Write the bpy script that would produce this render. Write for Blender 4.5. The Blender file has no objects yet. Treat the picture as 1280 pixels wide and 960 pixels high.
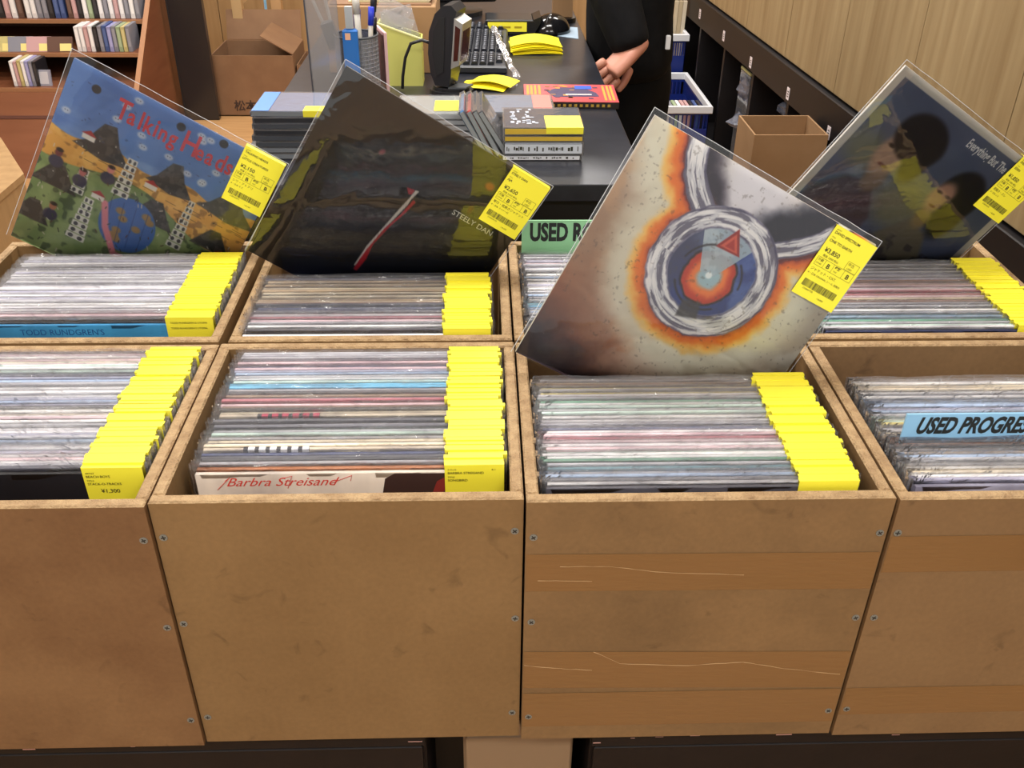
import bpy, math, random
import numpy as np
from mathutils import Matrix, Vector
random.seed(7); rng = np.random.default_rng(7)
S = bpy.context.scene
COL = S.collection

# ------------------------------------------------------------ camera
R = np.array([[0.99947652, 0.00800801, -0.03134592], [-0.03079179, 0.53276952, -0.84570001], [0.00992777, 0.84622249, 0.53273721]])
CAM = np.array([0, 0, 1.549]); F = 1181.0
cd = bpy.data.cameras.new('camera'); cam = bpy.data.objects.new('camera', cd); COL.objects.link(cam)
cd.sensor_width = 36; cd.lens = F * 36 / 1280; cd.clip_start = 0.05; cd.clip_end = 60
M = Matrix([list(R[i]) + [CAM[i]] for i in range(3)] + [[0, 0, 0, 1]])
cam.matrix_world = M
S.camera = cam

# ------------------------------------------------------------ light and exposure
S.view_settings.view_transform = 'Standard'; S.view_settings.look = 'None'
S.view_settings.exposure = 0.16; S.view_settings.gamma = 1; S.view_settings.use_curve_mapping = False
S.cycles.transparent_max_bounces = 32
S.cycles.max_bounces = 8
w = bpy.data.worlds.new('world'); S.world = w; w.use_nodes = True
w.node_tree.nodes['Background'].inputs[0].default_value = (1.0, 0.98, 0.95, 1)
w.node_tree.nodes['Background'].inputs[1].default_value = 0.95
def area(x, y, z, sx, sy, e, col=(1, 0.975, 0.94), rx=0):
    l = bpy.data.lights.new('ceiling_lamp', 'AREA'); l.shape = 'RECTANGLE'; l.size = sx; l.size_y = sy; l.energy = e; l.color = col
    o = bpy.data.objects.new('ceiling_lamp', l); COL.objects.link(o); o.location = (x, y, z); o.rotation_euler = (rx, 0, 0); return o
LAMPS = [(-1.0, -0.6), (0.9, -0.6), (-1.6, 1.6), (0.15, 1.9), (-1.0, 3.6), (0.7, 3.8), (-1.5, 5.0), (0.8, 5.3)]
for x, y in LAMPS: area(x, y, 2.74, 1.2, 0.28, 30)

# ------------------------------------------------------------ pixel helpers (a pixel of the 1280x960 photo to a point at a real depth)
def ray(x, y): return R @ np.array([x - 640, 480 - y, -F])
def atz(x, y, z):
    r = ray(x, y); return Vector(CAM + r * (z - CAM[2]) / r[2])
def aty(x, y, Y):
    r = ray(x, y); return Vector(CAM + r * Y / r[1])

# ------------------------------------------------------------ materials
def lin(c):
    return tuple(((v / 255) / 12.92 if v / 255 <= 0.04045 else ((v / 255 + 0.055) / 1.055) ** 2.4) for v in c)
MC = {}
def mat(name, c, c2=None, scale=8, rough=0.5, bump=0, stretch=(1, 1, 1), metal=0, detail=4, spec=0.5, coat=0, emit=None, alpha=1, contrast=(0.3, 0.7), bscale=None):
    if name in MC: return MC[name]
    m = bpy.data.materials.new(name); m.use_nodes = True; N = m.node_tree.nodes; L = m.node_tree.links
    b = N['Principled BSDF']; b.inputs['Base Color'].default_value = (*lin(c), 1); b.inputs['Roughness'].default_value = rough
    b.inputs['Metallic'].default_value = metal; b.inputs['Specular IOR Level'].default_value = spec; b.inputs['Coat Weight'].default_value = coat
    b.inputs['Alpha'].default_value = alpha
    if emit: b.inputs['Emission Color'].default_value = (*lin(c), 1); b.inputs['Emission Strength'].default_value = emit
    if c2 or bump:
        tc = N.new('ShaderNodeTexCoord'); mp = N.new('ShaderNodeMapping'); mp.inputs['Scale'].default_value = stretch
        L.new(tc.outputs['Object'], mp.inputs[0])
        nz = N.new('ShaderNodeTexNoise'); nz.inputs['Scale'].default_value = scale; nz.inputs['Detail'].default_value = detail
        L.new(mp.outputs[0], nz.inputs['Vector'])
        if c2:
            r = N.new('ShaderNodeValToRGB'); r.color_ramp.elements[0].position = contrast[0]; r.color_ramp.elements[1].position = contrast[1]
            r.color_ramp.elements[0].color = (*lin(c), 1); r.color_ramp.elements[1].color = (*lin(c2), 1)
            L.new(nz.outputs[0], r.inputs[0]); L.new(r.outputs[0], b.inputs['Base Color'])
        if bump:
            src = nz
            if bscale:
                src = N.new('ShaderNodeTexNoise'); src.inputs['Scale'].default_value = bscale; L.new(mp.outputs[0], src.inputs['Vector'])
            bp = N.new('ShaderNodeBump'); bp.inputs['Strength'].default_value = bump; bp.inputs['Distance'].default_value = 0.01
            L.new(src.outputs[0], bp.inputs['Height']); L.new(bp.outputs[0], b.inputs['Normal'])
    MC[name] = m; return m

def plastic(name, milk=0.0, bscale=14, bump=0.25, gloss=1.0, rough=0.05, tint=(1, 1, 1)):
    m = bpy.data.materials.new(name); m.use_nodes = True; N = m.node_tree.nodes; L = m.node_tree.links
    N.remove(N['Principled BSDF']); out = N['Material Output']
    tr = N.new('ShaderNodeBsdfTransparent'); tr.inputs[0].default_value = (*tint, 1)
    gl = N.new('ShaderNodeBsdfGlossy'); gl.inputs['Roughness'].default_value = rough
    fr = N.new('ShaderNodeFresnel'); fr.inputs[0].default_value = 1.5
    mu = N.new('ShaderNodeMath'); mu.operation = 'MULTIPLY'; mu.inputs[1].default_value = gloss; mu.use_clamp = True; L.new(fr.outputs[0], mu.inputs[0])
    tc = N.new('ShaderNodeTexCoord'); nz = N.new('ShaderNodeTexNoise'); nz.inputs['Scale'].default_value = bscale; nz.inputs['Detail'].default_value = 3
    nz.inputs['Distortion'].default_value = 0.6
    oi = N.new('ShaderNodeObjectInfo'); ad = N.new('ShaderNodeVectorMath'); ad.operation = 'ADD'
    ml = N.new('ShaderNodeMath'); ml.operation = 'MULTIPLY'; ml.inputs[1].default_value = 50; L.new(oi.outputs['Random'], ml.inputs[0])
    L.new(tc.outputs['Object'], ad.inputs[0]); L.new(ml.outputs[0], ad.inputs[1]); L.new(ad.outputs[0], nz.inputs['Vector'])
    bp = N.new('ShaderNodeBump'); bp.inputs['Strength'].default_value = bump; bp.inputs['Distance'].default_value = 0.02
    L.new(nz.outputs[0], bp.inputs['Height']); L.new(bp.outputs[0], gl.inputs['Normal']); L.new(bp.outputs[0], fr.inputs['Normal'])
    mx = N.new('ShaderNodeMixShader'); L.new(mu.outputs[0], mx.inputs[0]); L.new(tr.outputs[0], mx.inputs[1]); L.new(gl.outputs[0], mx.inputs[2])
    last = mx
    if milk:
        df = N.new('ShaderNodeBsdfDiffuse'); df.inputs[0].default_value = (0.9, 0.9, 0.93, 1)
        m2 = N.new('ShaderNodeMixShader'); m2.inputs[0].default_value = milk
        L.new(mx.outputs[0], m2.inputs[1]); L.new(df.outputs[0], m2.inputs[2]); last = m2
    L.new(last.outputs[0], out.inputs[0]); return m

MDF = None
def mdf(name, c, c2, seed):
    """MDF board: large soft stains, small scuffs; raw cut edges (material 2) are paler and rough"""
    m = bpy.data.materials.new(name); m.use_nodes = True; N = m.node_tree.nodes; L = m.node_tree.links; b = N['Principled BSDF']
    tc = N.new('ShaderNodeTexCoord'); mp = N.new('ShaderNodeMapping'); mp.inputs['Location'].default_value = (seed, seed * 2, 0); L.new(tc.outputs['Object'], mp.inputs[0])
    n1 = N.new('ShaderNodeTexNoise'); n1.inputs['Scale'].default_value = 5; n1.inputs['Detail'].default_value = 6; n1.inputs['Roughness'].default_value = 0.6
    n2 = N.new('ShaderNodeTexNoise'); n2.inputs['Scale'].default_value = 160; n2.inputs['Detail'].default_value = 3
    n3 = N.new('ShaderNodeTexNoise'); n3.inputs['Scale'].default_value = 22; n3.inputs['Detail'].default_value = 5; n3.inputs['Distortion'].default_value = 1.2
    for n in (n1, n2, n3): L.new(mp.outputs[0], n.inputs['Vector'])
    r = N.new('ShaderNodeValToRGB'); r.color_ramp.elements[0].position = 0.33; r.color_ramp.elements[1].position = 0.62
    r.color_ramp.elements[0].color = (*lin(c2), 1); r.color_ramp.elements[1].color = (*lin(c), 1); L.new(n1.outputs[0], r.inputs[0])
    r3 = N.new('ShaderNodeValToRGB'); r3.color_ramp.elements[0].position = 0.27; r3.color_ramp.elements[1].position = 0.36
    r3.color_ramp.elements[0].color = (0.55, 0.55, 0.55, 1); r3.color_ramp.elements[1].color = (1, 1, 1, 1); L.new(n3.outputs[0], r3.inputs[0])
    r2 = N.new('ShaderNodeValToRGB'); r2.color_ramp.elements[0].color = (0.86, 0.86, 0.86, 1); r2.color_ramp.elements[1].color = (1.08, 1.08, 1.08, 1); L.new(n2.outputs[0], r2.inputs[0])
    a = N.new('ShaderNodeMix'); a.data_type = 'RGBA'; a.blend_type = 'MULTIPLY'; a.inputs[0].default_value = 1; L.new(r.outputs[0], a.inputs[6]); L.new(r2.outputs[0], a.inputs[7])
    a2 = N.new('ShaderNodeMix'); a2.data_type = 'RGBA'; a2.blend_type = 'MULTIPLY'; a2.inputs[0].default_value = 0.6; L.new(a.outputs[2], a2.inputs[6]); L.new(r3.outputs[0], a2.inputs[7])
    L.new(a2.outputs[2], b.inputs['Base Color']); b.inputs['Roughness'].default_value = 0.5; b.inputs['Specular IOR Level'].default_value = 0.35
    bp = N.new('ShaderNodeBump'); bp.inputs['Strength'].default_value = 0.12; bp.inputs['Distance'].default_value = 0.002; L.new(n2.outputs[0], bp.inputs['Height']); L.new(bp.outputs[0], b.inputs['Normal'])
    return m
EDGE = mat('raw board edge', (148, 120, 86), (174, 146, 108), 70, 0.85, 0.5, (1, 1, 1), bscale=220, contrast=(0.32, 0.66))
TAG = mat('yellow tag paper', (244, 234, 62), rough=0.45, spec=0.4)
TAG2 = mat('yellow paper slip', (252, 236, 20), rough=0.6)
INK = mat('dark print', (45, 45, 30), rough=0.6)
BLACK = mat('black laminate', (32, 34, 41), (40, 42, 50), 40, 0.28, 0.02, spec=0.5)
DARK = mat('black board', (14, 14, 16), (20, 19, 21), 12, 0.45)
CARD = mat('brown cardboard', (158, 122, 84), (168, 132, 94), 10, 0.8, 0.05)
CARD2 = mat('darker cardboard', (126, 92, 64), (136, 102, 72), 10, 0.8, 0.05)
CLEAR = plastic('clear sleeve plastic', 0.0, 9, 0.10, 1.0, 0.035)
GLOSSY = plastic('shiny sleeve plastic', 0.0, 9, 0.10, 1.9, 0.035)
PACKED = plastic('packed sleeve plastic', 0.05, 45, 0.7, 1.8, 0.10)
PACKW = plastic('sheen-whitened sleeve plastic', 0.09, 45, 0.7, 2.4, 0.12)  # the lamps' pale sheen on these sleeves is mixed in as white
CASEPL = plastic('clear case plastic', 0.08, 30, 0.05, 1.8, 0.05)
CRUMP = plastic('crumpled clear film', 0.22, 40, 0.8, 1.8, 0.12)

# cover stock takes its colour from the object's own colour
def cover_mat():
    m = bpy.data.materials.new('printed cover card'); m.use_nodes = True; N = m.node_tree.nodes; L = m.node_tree.links; b = N['Principled BSDF']
    oi = N.new('ShaderNodeObjectInfo'); tc = N.new('ShaderNodeTexCoord'); mp = N.new('ShaderNodeMapping'); mp.inputs['Scale'].default_value = (7, 1, 2.0)
    ad = N.new('ShaderNodeVectorMath'); ad.operation = 'ADD'; ml = N.new('ShaderNodeMath'); ml.operation = 'MULTIPLY'; ml.inputs[1].default_value = 90
    L.new(oi.outputs['Random'], ml.inputs[0]); L.new(tc.outputs['Object'], mp.inputs[0]); L.new(mp.outputs[0], ad.inputs[0]); L.new(ml.outputs[0], ad.inputs[1])
    nz = N.new('ShaderNodeTexNoise'); nz.inputs['Scale'].default_value = 1.6; nz.inputs['Detail'].default_value = 5; L.new(ad.outputs[0], nz.inputs['Vector'])
    r = N.new('ShaderNodeValToRGB'); r.color_ramp.elements[0].position = 0.36; r.color_ramp.elements[1].position = 0.64
    r.color_ramp.elements[0].color = (0.55, 0.53, 0.58, 1); r.color_ramp.elements[1].color = (1.25, 1.25, 1.25, 1); L.new(nz.outputs[0], r.inputs[0])
    mx = N.new('ShaderNodeMix'); mx.data_type = 'RGBA'; mx.blend_type = 'MULTIPLY'; mx.inputs[0].default_value = 0.8
    L.new(oi.outputs['Color'], mx.inputs[6]); L.new(r.outputs[0], mx.inputs[7]); L.new(mx.outputs[2], b.inputs['Base Color'])
    b.inputs['Roughness'].default_value = 0.45; return m
COVER = cover_mat()
PLAIN = {}
def flat(c, rough=0.6, **k):
    key = 'paint %d %d %d %.2f' % (*c, rough)
    return mat(key, c, rough=rough, **k)
def art_mat():
    m = bpy.data.materials.new('printed cover art'); m.use_nodes = True; N = m.node_tree.nodes; b = N['Principled BSDF']
    a = N.new('ShaderNodeAttribute'); a.attribute_name = 'Col'; m.node_tree.links.new(a.outputs[0], b.inputs['Base Color']); b.inputs['Roughness'].default_value = 0.42; return m
ART = art_mat()

# ------------------------------------------------------------ mesh helpers
class MB:
    def __init__(s): s.v = []; s.f = []; s.m = []; s.T = Matrix()
    def add(s, vs, fs, mi=0):
        n = len(s.v); s.v += [tuple(s.T @ Vector(p)) for p in vs]; s.f += [tuple(i + n for i in f) for f in fs]
        s.m += [mi] * len(fs) if isinstance(mi, int) else list(mi); return s
    def box(s, x0, x1, y0, y1, z0, z1, mi=0, top=None):
        t = mi if top is None else top
        return s.add([(x0, y0, z0), (x1, y0, z0), (x1, y1, z0), (x0, y1, z0), (x0, y0, z1), (x1, y0, z1), (x1, y1, z1), (x0, y1, z1)],
                     [(3, 2, 1, 0), (4, 5, 6, 7), (0, 1, 5, 4), (1, 2, 6, 5), (2, 3, 7, 6), (3, 0, 4, 7)], [mi, t, mi, mi, mi, mi])
    def cbox(s, x0, x1, y0, y1, z0, z1, c=0.002, mi=0, top=None):
        """box with chamfered edges all round"""
        t = mi if top is None else top
        vs = []
        for z, cc in ((z0, c), (z0 + c, 0), (z1 - c, 0), (z1, c)):
            vs += [(x0 + cc, y0 + cc, z), (x1 - cc, y0 + cc, z), (x1 - cc, y1 - cc, z), (x0 + cc, y1 - cc, z)]
        fs = [(3, 2, 1, 0)]; mi_ = [mi]
        for k in range(3):
            for i in range(4):
                j = (i + 1) % 4; fs.append((k * 4 + i, k * 4 + j, k * 4 + 4 + j, k * 4 + 4 + i)); mi_.append(t if k == 2 else mi)
        fs.append((12, 13, 14, 15)); mi_.append(t)
        return s.add(vs, fs, mi_)
    def prism(s, poly, a0, a1, axis='y', mi=0):
        """polygon extruded along axis; poly gives the two other coordinates in order"""
        n = len(poly)
        def P(p, a):
            return {'x': (a, p[0], p[1]), 'y': (p[0], a, p[1]), 'z': (p[0], p[1], a)}[axis]
        vs = [P(p, a0) for p in poly] + [P(p, a1) for p in poly]
        fs = [tuple(range(n)), tuple(range(2 * n - 1, n - 1, -1))] + [(i, i + n, (i + 1) % n + n, (i + 1) % n) for i in range(n)]
        return s.add(vs, fs, mi)
    def tube(s, pts, rad, n=8, mi=0, caps=True):
        pts = [Vector(p) for p in pts]; rad = rad if isinstance(rad, (list, tuple)) else [rad] * len(pts); vs = []
        for i, p in enumerate(pts):
            t = (pts[min(i + 1, len(pts) - 1)] - pts[max(i - 1, 0)]).normalized()
            a = t.orthogonal().normalized() if i == 0 else (a - t * a.dot(t)).normalized()
            b = t.cross(a)
            vs += [p + (a * math.cos(2 * math.pi * k / n) + b * math.sin(2 * math.pi * k / n)) * rad[i] for k in range(n)]
        fs = [(i * n + k, i * n + (k + 1) % n, (i + 1) * n + (k + 1) % n, (i + 1) * n + k) for i in range(len(pts) - 1) for k in range(n)]
        if caps: fs += [tuple(range(n - 1, -1, -1)), tuple(range((len(pts) - 1) * n, len(pts) * n))]
        return s.add(vs, fs, mi)
    def disc(s, c, r, h, n=16, mi=0, sx=1, sy=1):
        return s.prism([(c[0] + r * sx * math.cos(2 * math.pi * k / n), c[1] + r * sy * math.sin(2 * math.pi * k / n)) for k in range(n)], c[2], c[2] + h, 'z', mi)
    def ell(s, c, rx, ry, rz, n=16, k=10, mi=0, zmin=-1):
        vs = []; fs = []
        for i in range(k + 1):
            a = math.pi * i / k
            for j in range(n):
                b = 2 * math.pi * j / n
                vs.append((c[0] + rx * math.sin(a) * math.cos(b), c[1] + ry * math.sin(a) * math.sin(b), c[2] + rz * max(math.cos(a), zmin)))
        for i in range(k):
            for j in range(n): fs.append((i * n + j, (i + 1) * n + j, (i + 1) * n + (j + 1) % n, i * n + (j + 1) % n))
        return s.add(vs, fs, mi)
    def mesh(s, name):
        me = bpy.data.meshes.new(name); me.from_pydata(s.v, [], s.f); me.polygons.foreach_set('material_index', s.m); me.update(); return me

def link(name, me, mats, parent=None, smooth=False, mw=None):
    mats = mats if isinstance(mats, (list, tuple)) else [mats]
    if len(me.materials) == 0:
        for m in mats: me.materials.append(m)
        if smooth: me.polygons.foreach_set('use_smooth', [True] * len(me.polygons))
    o = bpy.data.objects.new(name, me); COL.objects.link(o)
    if parent: o.parent = parent
    if mw: o.matrix_local = mw
    return o
def part(name, mb, mats, parent=None, smooth=False, mw=None, label=None, kind=None):
    o = link(name, mb.mesh(name) if isinstance(mb, MB) else mb, mats, parent, smooth, mw)
    if label: o['label'] = label
    if kind: o['kind'] = kind
    return o
def thing(name, label, cat, loc=(0, 0, 0), rz=0, group=None, mw=None):
    o = bpy.data.objects.new(name, None); COL.objects.link(o); o.empty_display_size = 0.05
    o.location = loc; o.rotation_euler = (0, 0, rz)
    if mw is not None: o.matrix_world = mw
    o['label'] = label; o['category'] = cat
    if group: o['group'] = group
    return o
def tag(o, label, cat, group=None):
    o['label'] = label; o['category'] = cat
    if group: o['group'] = group
    return o
def struct(name, mb, mats):
    o = part(name, mb, mats); o['kind'] = 'structure'; return o

def text_geo(body, size, bold=0.0, shear=0.0, sx=1.0, align='LEFT'):
    c = bpy.data.curves.new('t', 'FONT'); c.body = body; c.size = size; c.offset = bold; c.shear = shear; c.align_x = align; c.resolution_u = 3
    o = bpy.data.objects.new('t', c); COL.objects.link(o); bpy.context.view_layer.update()
    me = bpy.data.meshes.new_from_object(o)
    vs = [(v.co.x * sx, v.co.y) for v in me.vertices]; fs = [tuple(p.vertices) for p in me.polygons]
    bpy.data.objects.remove(o); bpy.data.meshes.remove(me); bpy.data.curves.remove(c)
    return vs, fs
def put_text(mb, body, size, x, z, y=0, rot=0, mi=0, **k):
    """lettering in the XZ plane facing -y"""
    vs, fs = text_geo(body, size, **k); ca, sa = math.cos(rot), math.sin(rot)
    mb.add([(x + a * ca - b * sa, y, z + a * sa + b * ca) for a, b in vs], fs, mi)
def put_text_top(mb, body, size, x, y, z, mi=0, **k):
    vs, fs = text_geo(body, size, **k); mb.add([(x + a, y + b, z) for a, b in vs], fs, mi)

# ------------------------------------------------------------ setting: room shell
PLY = mat('pale wood panel', (166, 144, 106), (142, 118, 82), 3.2, 0.55, 0, (9, 9, 0.5), detail=6)
PLY2 = mat('pale wood back panel', (176, 142, 98), (156, 122, 80), 3, 0.55, 0, (9, 9, 0.5), detail=6)
WALLM = mat('painted wall', (196, 186, 168), rough=0.8)
struct('floor', MB().box(-5, 4, -3, 7.5, -0.1, 0), mat('wooden floor', (188, 146, 98), (170, 128, 82), 4, 0.45, 0, (1, 8, 1)))
struct('ceiling', MB().box(-5, 4, -3, 7.5, 2.8, 2.9), flat((230, 228, 222)))
struct('wall_left', MB().box(-3.6, -3.5, -3, 7.5, 0, 2.8), WALLM)
wb = struct('wall_back', MB().box(-5, 4, 6.6, 6.7, 0, 2.8), WALLM)
for i in range(16):      # upright boards of the pale back wall
    x0 = -3.5 + i * 0.36
    part('panel', MB().cbox(x0 + .002, x0 + .357, 6.575, 6.6, 0.0, 2.8, .003), PLY2, wb)
# right wall: pale wood panels above a run of dark cubby units
PA = atz(1280, 298, 0.68); PB = atz(890, 5, 0.68); dv = (PB - PA); dv.z = 0; dv.normalize(); yaw = math.atan2(dv.y, dv.x)
wr = struct('wall_right', MB(), PLY); wr.data = MB().box(-3.0, 4.6, -0.46, -0.42, 0, 2.8).mesh('wall_right'); wr.data.materials.append(WALLM)
wr.matrix_world = Matrix.Translation((PA.x, PA.y, 0)) @ Matrix.Rotation(yaw, 4, 'Z')
# wall-local frame: x runs away from the viewer along the wall, -y is into the wall
def wloc(px, py):
    n = Vector((-dv.y, dv.x, 0)); r = Vector(ray(px, py)); C = Vector(CAM); t = (Vector((PA.x, PA.y, 0)) - C).dot(n) / r.dot(n); P = C + r * t
    return (P - Vector((PA.x, PA.y, 0))).dot(dv), P.z
j1 = wloc(1160, 0)[0]; j0 = wloc(1266, 130)[0]; wdt = j1 - j0
for k in range(-3, 6):
    a = j0 + k * wdt
    part('panel', MB().cbox(a + .002, a + wdt - .002, -0.42, -0.005, 0.68, 2.8, .003), PLY, wr)
CUBW = mat('dark cubby wood', (17, 14, 17), (24, 20, 22), 6, 0.5)
labels = [(908, 45), (942, 78), (989, 117), (1040, 166)]
lt = [wloc(*p) for p in labels]
step = (lt[0][0] - lt[3][0]) / 3
cuby = thing('cubby_shelf', 'long dark low shelf unit with open cubbies along the pale wood wall', 'shelf', mw=wr.matrix_world.copy())
part('top_rail', MB().cbox(-3.0, 4.5, -0.02, 0.012, 0.545, 0.672, .003), CUBW, cuby)
part('top_board', MB().box(-3.0, 4.5, -0.40, -0.02, 0.655, 0.675), CUBW, cuby)
part('back_panel', MB().box(-3.0, 4.5, -0.415, -0.40, 0.0, 0.655), CUBW, cuby)
part('bottom_board', MB().box(-3.0, 4.5, -0.40, 0.0, 0.03, 0.06), CUBW, cuby)
k = -5
while lt[3][0] + k * step < 4.4:
    x = lt[3][0] + k * step
    if x > -2.9:
        part('divider', MB().box(x - .012, x + .012, -0.399, 0.0, 0.06, 0.546), CUBW, cuby)
    k += 1
LBL = flat((235, 222, 224))
for (t, z) in lt + [(lt[0][0] + step, lt[0][1] + .01)]:
    lb = part('label', MB().box(t - .014, t + .014, 0.0122, 0.0135, z - .022, z + .022), LBL, cuby)
    mbp = MB()
    for q in range(3): mbp.box(t - .009, t + .006, 0.0136, 0.0138, z - .012 + q * .009, z - .008 + q * .009)
    part('label_print', mbp, INK, lb)
# ceiling lights
GLOW = mat('lit tube cover', (255, 250, 240), emit=2.2)
for i, (x, y) in enumerate(LAMPS):
    t = thing('ceiling_light', ['nearer left', 'nearer right', 'left middle', 'centre middle', 'rear left', 'rear centre', 'farthest left', 'farthest right'][i] + ' white strip light fixed to the ceiling', 'ceiling light', (x, y, 2.8))
    fr = part('housing', MB().box(-.64, .64, -.17, .17, -0.045, 0.0), flat((240, 240, 238)), t)
    part('diffuser', MB().box(-.6, .6, -.14, .14, -0.052, -0.045), GLOW, fr)

# ------------------------------------------------------------ bins
RIM = 0.95; BOT = 0.582; T = 0.013
SCREW = None
def screw_mesh():
    mb = MB()
    mb.prism([(0.0042 * math.cos(a * math.pi / 5), 0.0042 * math.sin(a * math.pi / 5)) for a in range(10)], -0.0008, 0.0, 'y', 0)
    mb.box(-.0026, .0026, -.0012, -.0007, -.0006, .0006, 1); mb.box(-.0006, .0006, -.0012, -.0007, -.0026, .0026, 1)
    return mb.mesh('screw')
SCREW = screw_mesh()
STEEL = mat('worn screw steel', (128, 130, 124), rough=0.35, metal=0.3); SDARK = flat((40, 38, 34))
BIN = {}
def make_bin(key, x0, x1, y0, y1, label, c=(137, 107, 69), c2=(122, 92, 58), seed=0, screws=None, rz=0):
    m = mdf('fibreboard ' + key, c, c2, seed)
    t = thing('record_bin', label, 'bin', (x0, y0, BOT), rz, 'fibreboard record bins')
    W = x1 - x0; D = y1 - y0; H = RIM - BOT; ms = [m, EDGE]
    fp = part('front_panel', MB().cbox(0, W, 0, T, 0, H, .002, 0, 1), ms, t)
    part('back_panel', MB().cbox(0, W, D - T, D, 0, H, .002, 0, 1), ms, t)
    part('side_panel', MB().cbox(0, T, T, D - T, 0, H - .0005, .002, 0, 1), ms, t)
    part('side_panel', MB().cbox(W - T, W, T, D - T, 0, H - .0005, .002, 0, 1), ms, t)
    part('bottom_panel', MB().box(T, W - T, T, D - T, 0.032, 0.0445), m, t)
    zs = screws or (.905, .784, .629)
    for z in zs:
        for x in (.0075, W - .0075):
            s = link('screw', SCREW, [STEEL, SDARK], fp); s.location = (x + random.uniform(-.0012, .0012), 0, z - BOT + random.uniform(-.003, .003)); s.rotation_euler = (0, random.random() * 3, 0)
    BIN[key] = (t, x0, x1, y0, y1); return t, fp
make_bin('front far left', -0.7050, -0.3335, 0.732, 1.052, 'leftmost near record bin of bare brown board, black cover in front', c=(126, 94, 62), c2=(106, 75, 48), seed=1)
make_bin('front left', -0.3315, 0.0405, 0.737, 1.054, 'second near record bin from left, brown board with a clean front', c=(131, 102, 66), c2=(120, 92, 58), seed=2)
b2, fp2 = make_bin('front right', 0.0430, 0.4165, 0.732, 1.052, 'third near record bin from left, its front crossed by three tape strips', c=(132, 102, 67), c2=(110, 85, 56), seed=3, screws=(.903, .780, .626))
b3, fp3 = make_bin('front far right', 0.4195, 0.7920, 0.729, 1.050, 'rightmost near record bin of brown board holding the blue sign card', c=(130, 101, 68), c2=(120, 92, 62), seed=4)
make_bin('back far left', -0.7250, -0.3360, 1.060, 1.375, 'leftmost rear record bin below the raised blue painted landscape cover', seed=5)
make_bin('back left', -0.3240, 0.0390, 1.060, 1.372, 'second rear record bin from left below the raised black cover', seed=6)
make_bin('back right', 0.0420, 0.4120, 1.060, 1.372, 'third rear record bin from left holding the green sign card', seed=7)
make_bin('back far right', 0.4150, 0.7880, 1.058, 1.372, 'rightmost rear record bin below the raised cover with two portraits', seed=8)

# packing tape on the two right-hand fronts
TAPE = mat('brown packing tape', (121, 88, 52), (125, 91, 55), 3, 0.25, 0.08, (1, 1, 6), spec=0.55, bscale=30)
CREASE = mat('tape crease', (176, 144, 104), rough=0.25)
def tape(parent, W, z0, z1, label, tilt=0, creases=()):
    n = 14; vs = []; mb = MB()
    for i in range(n + 1):
        x = .001 + (W - .002) * i / n; dz = tilt * i / n
        vs += [(x, -.0005, z0 + dz), (x, -.0005 - .00015 * (i % 2), z1 + dz)]
    mb.add(vs, [(2 * i, 2 * i + 2, 2 * i + 3, 2 * i + 1) for i in range(n)])
    o = part('packing_tape', mb, TAPE, parent, label=label)
    return o
def crease(parent, pts):
    mb = MB(); q = []
    for (x, z), (x2, z2) in zip(pts[:-1], pts[1:]):
        for k in range(6):
            f = k / 6; q.append((x + (x2 - x) * f, -.0008, z + (z2 - z) * f + random.uniform(-.0005, .0005)))
    q.append((pts[-1][0], -.0008, pts[-1][1]))
    mb.tube(q, [random.uniform(.00012, .00045) for _ in q], 4); part('tape_crease', mb, CREASE, parent)
def z_at(y): return aty(800, y, .732).z - BOT
def xz(px, py): p = aty(px, py, .731); return (p.x - .0430, p.z - BOT)
tape(b2, .3735, z_at(737), z_at(691), 'uppermost brown tape strip', -.003)
tape(b2, .3735, z_at(857), z_at(812), 'middle brown tape strip with long pale creases', -.008)
tape(b2, .3735, z_at(905), z_at(864), 'lowest brown tape strip', -.001)
crease(b2, [xz(655, 832), xz(700, 836), xz(740, 838)]); crease(b2, [xz(742, 815), xz(775, 830), xz(860, 832), xz(930, 828)])
crease(b2, [xz(930, 828), xz(980, 836), xz(1050, 843)]); crease(b2, [xz(700, 709), xz(760, 708), xz(830, 716), xz(930, 719)]); crease(b2, [xz(672, 726), xz(740, 727)])
tape(b3, .3725, z_at(717), z_at(672), 'upper brown tape strip'); tape(b3, .3725, z_at(895), z_at(862), 'lower brown tape strip')

# supports below the bins
SC = mat('scratched dark paint', (15, 11, 12), (21, 15, 16), 18, 0.5, 0.1, spec=.25)
def scratch(parent, x0, x1, y, z, n, col=(196, 150, 140)):
    mb = MB()
    for i in range(n):
        a = random.uniform(x0, x1 - .01); zz = z - abs(random.gauss(0, .006)) - .001; l = random.uniform(.003, .02); mb.box(a, min(a + l, x1), y - .0004, y, zz - random.uniform(.0005, .0018), zz)
    part('chipped_paint', mb, flat(col), parent)
def support(x0, x1, y0, label, m=SC, chips=0, z1=.579):
    t = thing('support_cabinet', label, 'cabinet', (0, 0, 0))
    part('body', MB().cbox(x0, x1, y0 + .018, 1.36, 0, z1 - .0, .003), m, t)
    part('front_board', MB().cbox(x0 + .004, x1 - .004, y0 + .006, y0 + .018, .04, z1 - .035, .002), m, t)
    part('top_edge', MB().cbox(x0, x1, y0, y0 + .018, z1 - .028, z1, .003), m, t)
    if chips: scratch(t, x0, x1, y0, z1 - .001, chips)
    return t
support(-1.1, -.074, .748, 'low black scratched cabinet under the two left record bins', chips=10)
support(-.028, .112, .760, 'narrow tan board block under the third near record bin', mat('tan board', (130, 106, 80), rough=0.6))
support(.131, 1.0, .742, 'low black cabinet with chipped edge under the right record bins', chips=60)
gap_shade = thing('gap_shade_sheet', 'black sheets standing for the shade in the gaps below the record bins', 'board', (0, 0, 0))  # added black sheets give the gaps between the supports their shade
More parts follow.
